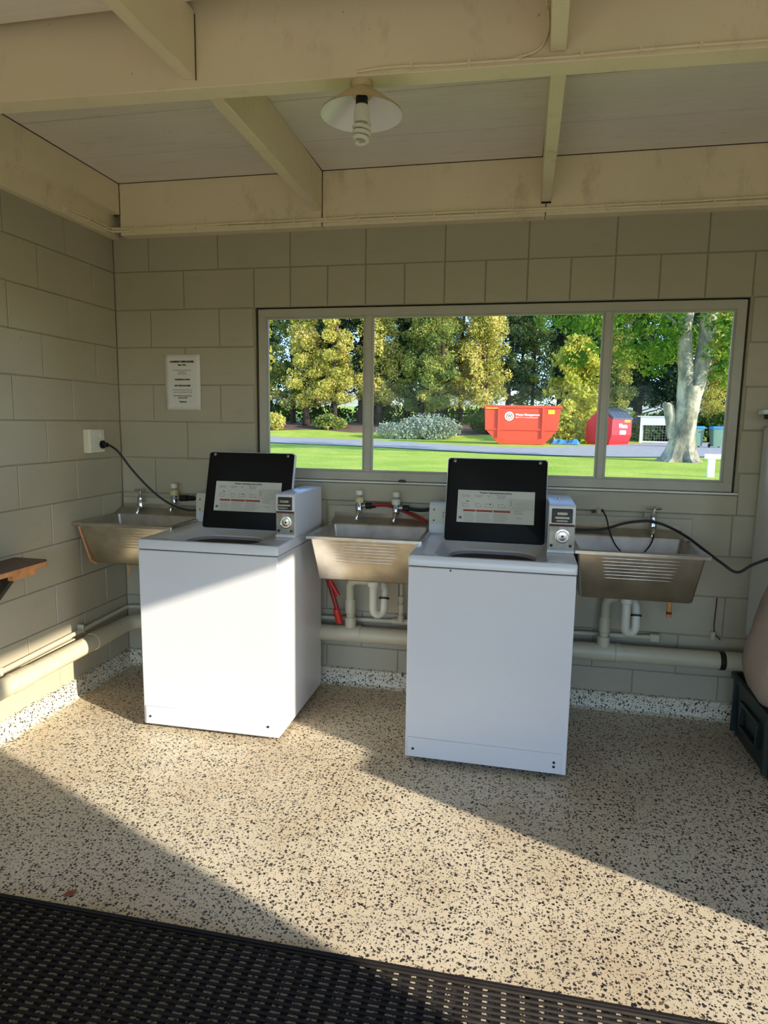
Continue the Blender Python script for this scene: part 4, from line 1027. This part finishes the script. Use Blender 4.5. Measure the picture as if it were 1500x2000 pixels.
def trunk_mesh(seed, H, r, lean=0.2):
    rng = random.Random(seed); m = MB()
    pts = [(lean * math.sin(k * 0.9 + seed) * k / 8, lean * math.cos(k * 1.3 + seed) * k / 8, H * k / 8 - 0.3) for k in range(9)]
    m.tube(pts, [r * (1.25 if k == 0 else 1 - 0.75 * k / 8) for k in range(9)], 9)
    for k in range(26):
        h = H * rng.uniform(0.12, 0.92); a = rng.uniform(0, 6.28); L_ = (1 - h / H) * 2.0 + 0.5
        p = Vector((0, 0, h)); q = p + Vector((math.cos(a) * L_, math.sin(a) * L_, 0.35 * L_))
        m.tube([p, p.lerp(q, 0.5) + Vector((0, 0, -0.06)), q], [0.05, 0.035, 0.015], 4)
    me = m.mesh('trunk', True); me.materials.append(M['bark_dark']); return me

kinds = {
    'gold': [conifer_mesh(11, 14, 1.35, 2.4, 506, 0.096), conifer_mesh(12, 13, 1.5, 2.0, 462, 0.096)],
    'green': [conifer_mesh(21, 15, 1.5, 2.2, 484, 0.096), conifer_mesh(22, 14, 1.3, 1.6, 506, 0.096)],
    'dark': [conifer_mesh(31, 16, 1.5, 2.8, 418, 0.104), conifer_mesh(32, 15, 1.35, 3.4, 418, 0.104)],
    'lime': [conifer_mesh(41, 6.6, 2.5, 0.3, 330, 0.14)],
}
for k, l in kinds.items():
    for me in l: me.materials.append(M['leaf_' + k])
trunks = [trunk_mesh(1, 13, 0.26), trunk_mesh(2, 12.5, 0.21), trunk_mesh(3, 14, 0.30)]
where = {'gold': 'golden', 'green': 'mid green', 'dark': 'dark green'}
# (x at y=46, y, kind, variant, scale, label place)
row = [(-17.4, 44.0, 'gold', 0, .95, 'golden conifer seen at the left edge of the left window pane'),
       (-15.2, 46.0, 'green', 0, 1.0, 'mid green conifer just inside the left edge of the left pane'),
       (-13.6, 44.5, 'gold', 1, .92, 'low golden conifer second from the left edge of the window'),
       (-12.3, 47.5, 'dark', 0, 1.0, 'dark bare stemmed conifer in the middle of the left pane'),
       (-11.2, 44.0, 'gold', 0, .9, 'bright golden conifer left of the first mullion'),
       (-9.9, 47.0, 'dark', 1, 1.05, 'dark conifer behind the first mullion'),
       (-8.3, 46.0, 'gold', 1, 1.05, 'golden conifer just right of the first mullion'),
       (-6.6, 48.5, 'dark', 0, 1.0, 'dark conifer above the left end of the silvery bush'),
       (-5.0, 45.5, 'green', 1, 1.0, 'mid green conifer above the silvery bush'),
       (-3.4, 44.2, 'green', 0, .88, 'green conifer with golden tips above the right end of the silvery bush'),
       (-2.2, 47.5, 'gold', 0, 1.0, 'golden conifer behind the stretch between bush and skip'),
       (-0.4, 46.0, 'gold', 1, 1.05, 'golden conifer with thick trunk just left of the orange skip'),
       (1.4, 49.0, 'dark', 1, .95, 'dark conifer behind the left half of the orange skip'),
       (3.2, 50.0, 'green', 0, .85, 'mid green conifer behind the right half of the orange skip'),
       (5.4, 52.0, 'dark', 0, 1.0, 'dark conifer behind the lime green conifer'),
       (7.2, 48.0, 'dark', 1, 1.1, 'dark conifer behind the second mullion'),
       (9.2, 47.5, 'green', 1, .8, 'mid green conifer behind the red bin'),
       (11.2, 50.0, 'dark', 0, 1.1, 'dark conifer behind the white pen'),
       (13.6, 49.0, 'dark', 1, 1.1, 'dark conifer behind the pale forked trunk'),
       (15.6, 47.0, 'gold', 1, .8, 'golden conifer between the pale trunk and the blue lidded bins'),
       (17.8, 50.0, 'dark', 0, 1.0, 'dark conifer at the right edge of the window'),
       (-20.5, 50, 'dark', 0, 1.0, 'dark conifer beyond the left edge of the window'),
       (-14.5, 55, 'dark', 1, 1.0, 'dark conifer of the rear row behind the left pane'),
       (-8.0, 57, 'green', 0, 1.0, 'green conifer of the rear row right of the first mullion'),
       (-1.0, 58, 'dark', 0, .95, 'dark conifer of the rear row left of the skip'),
       (9.5, 58, 'green', 1, 1.05, 'green conifer of the rear row behind the red bin'),
       (16, 59, 'dark', 1, 1.1, 'dark conifer of the rear row behind the wheelie bins'),
       (-22.5, 60, 'dark', 1, 1.1, 'dark conifer far back at the left edge of the left pane'),
       (-18.5, 62, 'dark', 0, 1.1, 'dark conifer far back in the left half of the left pane'),
       (-11.6, 60, 'green', 1, 1.1, 'green conifer far back behind the bright golden one in the left pane'),
       (-5.0, 62, 'dark', 0, 1.05, 'dark conifer far back above the silvery bush'),
       (2.4, 60, 'green', 0, 1.0, 'green conifer far back right above the orange skip'),
       (6.4, 62, 'dark', 1, 1.1, 'dark conifer far back between skip and red bin'),
       (12.8, 61, 'dark', 0, 1.15, 'dark conifer far back above the white pen'),
       (20.5, 60, 'dark', 1, 1.15, 'dark conifer far back right of the pale trunk')]
rnd = random.Random(9)
for i, (x, y, k, v, s, lab) in enumerate(row):
    t = thing('conifer_tree', lab, 'tree', (x, y, gh(x, y) - 0.1), rnd.uniform(0, 6.28), 'conifers in the tree line beyond the drive')
    t.scale = (s, s, s)
    link('trunk', trunks[i % 3], t); f = link('foliage', kinds[k][v % len(kinds[k])], t); f['kind'] = 'stuff'
t = thing('conifer_bush', 'broad lime green conifer right of the orange skip', 'tree', (5.6, 39.5, GZ), 0.5)
f = link('foliage', kinds['lime'][0], t); f['kind'] = 'stuff'; f.scale = (1.0, 1.0, 0.93)
MB().tube([(0, 0, -0.2), (0, 0, 4.5)], [0.2, 0.05], 8).build('trunk', M['bark_dark'], t, smooth=True)

# bushes
def bush(name, loc, rx, ry, rz_, n, size, mat, label, seed, cat='bush'):
    rng = np.random.default_rng(seed); cs, rs, ns = [], [], []
    for k in range(18):
        a = rng.uniform(0, 6.28); d = rng.uniform(0, 0.8)
        cs.append((rx * d * math.cos(a), ry * d * math.sin(a), rz_ * (0.25 + 0.45 * (1 - d) * rng.uniform(0.6, 1.3)))); rs.append((rx * 0.35, ry * 0.4, rz_ * 0.42)); ns.append(n // 18)
    me = leaf_cloud(cs, rs, ns, size, rng); me.materials.append(mat)
    t = thing(name, label, cat, loc); f = link('foliage', me, t); f['kind'] = 'stuff'
    m = MB()
    for k in range(5):
        a = k * 1.26; m.tube([(0, 0, -0.1), (rx * 0.4 * math.cos(a), ry * 0.4 * math.sin(a), rz_ * 0.6)], [0.06, 0.02], 5)
    m.build('stems', M['bark_dark'], t, smooth=True)
    return t
bush('silvery_bush', (-3.6, 38.4, GZ), 3.1, 1.4, 1.5, 8000, 0.085, M['leaf_silver'], 'low silvery green bush on the far side of the drive', 51)
bush('round_bush', (0.2, 41.5, gh(0.2, 41.5)), 1.8, 1.2, 1.5, 4200, 0.12, M['leaf_under'], 'dark green bush left of the orange skip', 52)
bush('round_bush', (-11.5, 43.0, gh(-11.5, 43)), 1.5, 1.0, 1.0, 3000, 0.12, M['leaf_green'], 'bright green low bush under the golden conifer', 53)
bush('round_bush', (-15.6, 42.2, gh(-15.6, 42.2)), 1.6, 1.0, 1.1, 3000, 0.12, M['leaf_gold'], 'yellowish low bush at the left window edge', 54)
bush('round_bush', (4.6, 36.6, GZ), 1.4, 1.0, 1.7, 4200, 0.12, M['leaf_lime'], 'lime green shrub between the skip and the red bin', 55)
bush('round_bush', (13.0, 45.5, GZ), 3.4, 1.5, 2.3, 5200, 0.14, M['leaf_under'], 'dark bush behind the white pen', 56)
bush('round_bush', (8.6, 44.5, GZ), 3.0, 1.5, 2.2, 5200, 0.14, M['leaf_dark'], 'dark bush behind the red bin', 57)
bush('round_bush', (18.0, 44.5, GZ), 3.4, 1.5, 2.6, 5200, 0.14, M['leaf_under'], 'dark bush behind the blue lidded bins', 58)
# undergrowth band under the trees
rng = np.random.default_rng(77); cs, rs, ns = [], [], []
for k in range(150):
    x = rng.uniform(-30, 22); yb_ = 46 + rng.uniform(0, 8); z = gh(x, yb_)
    cs.append((x, yb_, z + rng.uniform(0.2, 1.1))); q = rng.uniform(0.5, 1.1); rs.append((q * 1.4, q, q)); ns.append(int(170 * q))
me = leaf_cloud(cs, rs, ns, 0.16, rng); me.materials.append(M['leaf_under'])
ug = link('undergrowth', me); tag(ug, 'dark leafy undergrowth below the tree line', 'undergrowth', None, 'stuff')

# ---- big forked pale tree
tx, ty = 7.15, 18.3
bt = thing('forked_tree', 'big pale barked forked tree on the lawn', 'tree', (tx, ty, GZ))
def flare(pts, rs, name):
    L = []; NN = 20
    for (p, r) in zip(pts, rs):
        l = []
        for k in range(NN):
            a = 2 * PI * k / NN; low = max(0, 1 - p[2] / 0.9)
            rr_ = r * (1 + 0.30 * low * math.sin(5 * a + 0.6) + 0.05 * math.sin(3 * a + p[2] * 3))
            l.append((p[0] + rr_ * math.cos(a), p[1] + rr_ * math.sin(a), p[2]))
        L.append(l)
    return MB().loops(L, True, True).build(name, M['bark_pale'], bt, smooth=True)
flare([(-0.02, 0, -0.15), (-0.02, 0, 0.0), (0, 0, 0.12), (0.0, 0, 0.35), (0.02, 0, 0.8), (0.08, 0, 1.4), (0.14, 0, 1.9), (0.20, 0, 2.3)], [0.72, 0.60, 0.48, 0.40, 0.35, 0.33, 0.34, 0.30], 'trunk')
flare([(0.04, 0, 1.5), (0.02, 0, 2.0), (0.0, 0, 2.6), (-0.10, 0.0, 3.3), (-0.12, 0.05, 4.1), (0.0, 0.1, 5.2), (0.2, 0.2, 7.0)], [0.20, 0.25, 0.24, 0.21, 0.19, 0.17, 0.12], 'left_limb')
flare([(0.20, 0, 1.7), (0.30, 0, 2.2), (0.42, 0, 2.9), (0.52, 0.05, 3.8), (0.50, 0.1, 5.0), (0.8, 0.3, 7.2)], [0.22, 0.24, 0.25, 0.24, 0.21, 0.14], 'right_limb')
flare([(-0.20, 0, 0.7), (-0.34, 0, 1.25), (-0.46, 0, 1.72), (-0.50, 0, 1.80)], [0.22, 0.17, 0.16, 0.11], 'sawn_stub')
m = MB()
for (a, b, c) in (((0.5, 0, 3.2), (1.0, -0.3, 3.8), (1.7, -0.4, 4.4)), ((-0.1, 0, 3.9), (-0.9, 0.3, 4.6), (-2.2, 0.6, 5.1)), ((0.5, 0, 4.2), (1.4, 0.4, 5.2), (2.4, 0.6, 6)), ((-0.1, 0, 4.5), (-1.6, 0.4, 5.4), (-3.0, 0.4, 5.9)), ((0.3, 0, 2.7), (0.9, -0.2, 2.9), (1.4, -0.3, 3.3))):
    m.tube(spline([a, b, c], 4), [0.06, 0.055, 0.05, 0.045, 0.04, 0.035, 0.03, 0.025, 0.02], 7)
m.build('branches', M['bark_pale'], bt, smooth=True)
rng = np.random.default_rng(5); cs, rs, ns = [], [], []
for k in range(88):
    a = rng.uniform(0, 6.28); d = rng.uniform(0.5, 3.6)
    x = d * math.cos(a) - 0.6; z = rng.uniform(3.2, 7.0)
    if abs(x - 0.1) < 0.7 and d * math.sin(a) < 0.3: continue
    cs.append((x, d * math.sin(a), z)); q = rng.uniform(0.35, 0.65); rs.append((q * 1.3, q * 1.3, q * 0.8)); ns.append(int(330 * q * q) + 60)
for (x, y, z) in ((0.75, -0.4, 3.3), (0.9, -0.35, 3.9), (0.62, -0.45, 4.3), (-0.55, -0.35, 4.0), (-0.8, -0.3, 3.4), (1.15, -0.3, 2.8), (-0.9, 0.3, 2.9), (-1.7, 0.2, 3.3), (-2.5, 0.1, 3.6), (0.95, -0.1, 2.7), (1.2, 0, 3.3), (-3.0, 0.5, 4.2), (1.5, 0.2, 2.4)):
    cs.append((x, y, z)); rs.append((0.5, 0.45, 0.35)); ns.append(150)
me = leaf_cloud(cs, rs, ns, 0.085, rng); me.materials.append(M['leaf_broad'])
f = link('foliage', me, bt); f['kind'] = 'stuff'

# ---- orange skip
sk = thing('skip_bin', 'orange red steel skip beyond the drive, tapered at both ends', 'skip bin', (2.35, 33.2, GZ + 0.02), math.radians(3))
pf = [(-1.18, 0), (1.18, 0), (1.85, 0.78), (1.98, 2.0), (-1.98, 2.0), (-1.92, 0.78)]
m = MB(); t_ = 0.06
L = []
outer0 = [(u, -0.9, v) for u, v in pf]; outer1 = [(u, 0.9, v) for u, v in pf]
m.add(outer0 + outer1, [(0, 1, 2, 3, 4, 5), (11, 10, 9, 8, 7, 6), (0, 6, 7, 1), (1, 7, 8, 2), (2, 8, 9, 3), (5, 11, 6, 0), (4, 10, 11, 5)])
m.build('skip_body', M['orange_steel'], sk)
m = MB().box(-2.04, 2.04, -0.98, -0.88, 1.92, 2.04).box(-2.04, 2.04, 0.88, 0.98, 1.92, 2.04).box(-2.04, -1.94, -0.9, 0.9, 1.92, 2.04).box(1.94, 2.04, -0.9, 0.9, 1.92, 2.04)
m.build('top_rail', M['orange_steel'], sk)
MB().box(-1.93, 1.88, -0.97, -0.9, 0.74, 0.82).build('waist_rail', M['orange_steel'], sk)
for x in (-1.22, 1.08):
    MB().box(x - 0.06, x + 0.06, -1.0, -0.9, 0.35, 1.93).build('side_rib', M['orange_steel'], sk)
m = MB().lathe([(0.24, -0.915), (0.24, -0.925)], (-0.68, 0, 1.47), 'y', 24); m.build('logo_disc', M['white_sign'], sk)
MB().lathe([(0.17, -0.926), (0.17, -0.93), (0.135, -0.93), (0.135, -0.926)], (-0.68, 0, 1.47), 'y', 24, cap0=False, cap1=False).build('logo_ring', M['grey_ring'], sk)
text('W', 0.2, (-0.68, -0.93, 1.47), (PI / 2, 0, 0), M['grey_ring'], sk, bold=0.01)
text('Waste Management', 0.155, (-0.36, -0.93, 1.55), (PI / 2, 0, 0), M['white_sign'], sk, align='LEFT', bold=0.004)
text('0800 10 10 10  wastemanagement', 0.085, (-0.36, -0.93, 1.41), (PI / 2, 0, 0), M['white_sign'], sk, align='LEFT')
MB().box(1.32, 1.66, -0.93, -0.905, 1.60, 1.82).build('yellow_sticker', M['yellow_sign'], sk)
MB().box(-1.93, -1.28, -0.99, -0.981, 1.86, 1.91).build('yellow_strip', M['yellow_sign'], sk)
# ---- red front loader bin
rd = thing('red_bin', 'red steel bin with sloped dark lid behind the second mullion', 'bin', (7.35, 36.3, GZ), math.radians(-38))
pr2 = [(-0.72, 0.0), (0.62, 0.0), (0.78, 0.55), (0.78, 1.45), (-0.05, 1.98), (-0.85, 1.25), (-0.85, 0.3)]
m = MB(); m.prism([(v_[0], v_[1]) for v_ in pr2], -1.05, 1.05, 'y'); m.build('bin_body', M['red_steel'], rd)
o = MB().prism([(0.84, 1.44), (0.84, 1.50), (0.45, 1.86), (-0.05, 2.06), (-0.05, 1.99), (0.40, 1.78)], -1.07, 1.07, 'y').build('bin_lid', M['dark_lid'], rd)
for k in range(5):
    MB().prism([(0.82, 1.505), (0.82, 1.53), (0.45, 1.89), (-0.03, 2.09), (-0.03, 2.06), (0.44, 1.865)], -0.95 + 0.43 * k, -0.87 + 0.43 * k, 'y').build('lid_rib', M['dark_lid'], rd)
text('Waste', 0.34, (0.792, 0.1, 1.05), (PI / 2, 0, PI / 2), M['white_sign'], rd, bold=0.012)
text('0800', 0.34, (0.792, 0.1, 0.68), (PI / 2, 0, PI / 2), M['white_sign'], rd, bold=0.012)
MB().box(0.781, 0.795, 0.25, 0.85, 1.27, 1.40).build('yellow_sticker', M['yellow_sign'], rd)
MB().box(-0.3, 0.3, -1.11, -1.05, 0.78, 0.9).build('lift_pocket', M['red_steel'], rd)
# ---- white framed pen
pn = thing('white_pen', 'white framed wire pen beside the red bin', 'pen', (9.75, 40.5, GZ), math.radians(-12))
m = MB()
PW, PD, PH = 2.5, 1.6, 1.65
MB().box(0, PW, -0.05, 0.05, PH - 0.52, PH).build('top_board', M['white_paint'], pn)
for x in (0.06, PW - 0.06):
    MB().box(x - 0.07, x + 0.07, -0.06, 0.06, 0, PH).build('post', M['white_paint'], pn)
    MB().box(x - 0.07, x + 0.07, PD - 0.06, PD + 0.06, 0, PH).build('post', M['white_paint'], pn)
MB().box(0, PW, -0.04, 0.04, 0.05, 0.14).build('bottom_rail', M['white_paint'], pn)
for k in range(14): m.box(0.2 + k * 0.16, 0.215 + k * 0.16, -0.01, 0.01, 0.14, PH - 0.5)
for k in range(5): m.box(0.1, PW - 0.1, -0.008, 0.008, 0.3 + 0.17 * k, 0.312 + 0.17 * k)
m.build('wire_mesh', M['coin_plate'], pn)
MB().box(-0.6, 0.0, 0.2, PD, PH - 0.40, PH - 0.05).build('grey_panel', M['dark_lid'], pn)
MB().box(-0.2, PW + 0.1, -0.1, PD + 0.1, PH, PH + 0.05).build('roof_sheet', M['white_paint'], pn)
# ---- wheelie bins
def wheelie(x, y, rz, lab):
    t = thing('wheelie_bin', lab, 'bin', (x, y, GZ + 0.03), rz, 'blue lidded wheelie bins')
    L = [rr(-0.22, 0.22, -0.25, 0.25, 0.04, 0.06), rr(-0.29, 0.29, -0.33, 0.33, 0.05, 0.98)]
    MB().loops(L, True, True).build('bin_body', M['bin_green'], t, smooth=True)
    L = [rr(-0.32, 0.32, -0.38, 0.36, 0.05, 0.97), rr(-0.32, 0.32, -0.38, 0.36, 0.05, 1.01), rr(-0.26, 0.26, -0.28, 0.28, 0.06, 1.08)]
    MB().loops(L, True, True).build('bin_lid', M['bin_lid'], t, smooth=True)
    for sx in (-0.24, 0.24):
        MB().lathe([(0.10, -0.03), (0.10, 0.03)], (sx, 0.27, 0.10), 'x', 14).build('wheel', M['black_rubber'], t)
    MB().tube([(-0.26, 0.38, 0.96), (0.26, 0.38, 0.96)], 0.02, 8).build('handle', M['bin_green'], t)
wheelie(10.35, 33.5, 0.15, 'blue lidded green wheelie bin, first one right of the pale trunk')
wheelie(11.25, 33.1, 0.1, 'blue lidded green wheelie bin, middle one of the three')
wheelie(12.15, 32.9, 0.05, 'blue lidded green wheelie bin, nearest the right window frame')
# ---- posts
ps = thing('marker_post', 'short white post with a cross board, near the window right end', 'post', (6.32, 11.9, GZ))
MB().box(-0.065, 0.065, -0.05, 0.05, -0.02, 0.40).build('post', M['white_paint'], ps)
MB().box(-0.16, 0.22, -0.07, -0.05, 0.40, 0.50).build('cross_board', M['white_paint'], ps)
ps = thing('marker_post', 'taller white post farther off behind the cross board post', 'post', (9.0, 19.6, GZ))
MB().box(-0.09, 0.09, -0.07, 0.07, -0.02, 0.74).build('post', M['white_paint'], ps)
MB().box(0.08, 0.32, -0.07, -0.04, 0.66, 0.75).build('arm_board', M['white_paint'], ps)
# blue tarp
tp_ = thing('blue_tarp', 'crumpled blue tarp between skip and red bin', 'tarp', (4.75, 34.0, GZ))
rng = random.Random(4); vs = []
for j in range(6):
    for i in range(10):
        e_ = min(i, 9 - i, j, 5 - j); vs.append((-0.8 + i * 0.18, -0.4 + j * 0.16, 0.02 + (rng.uniform(0.08, 0.32) if e_ > 0 else 0.0)))
fs = [(j * 10 + i, j * 10 + i + 1, (j + 1) * 10 + i + 1, (j + 1) * 10 + i) for j in range(5) for i in range(9)]
MB().add(vs, fs).build('sheet', M['blue_tarp'], tp_)

# lettering becomes plain mesh
dg = bpy.context.evaluated_depsgraph_get(); dg.update()
for o in [o for o in bpy.data.objects if o.type == 'FONT']:
    me = bpy.data.meshes.new_from_object(o.evaluated_get(dg)); nm = o.name
    n = bpy.data.objects.new('lettering', me); COL.objects.link(n); n.parent = o.parent
    n.location = o.location; n.rotation_euler = o.rotation_euler; n.scale = o.scale
    bpy.data.objects.remove(o)
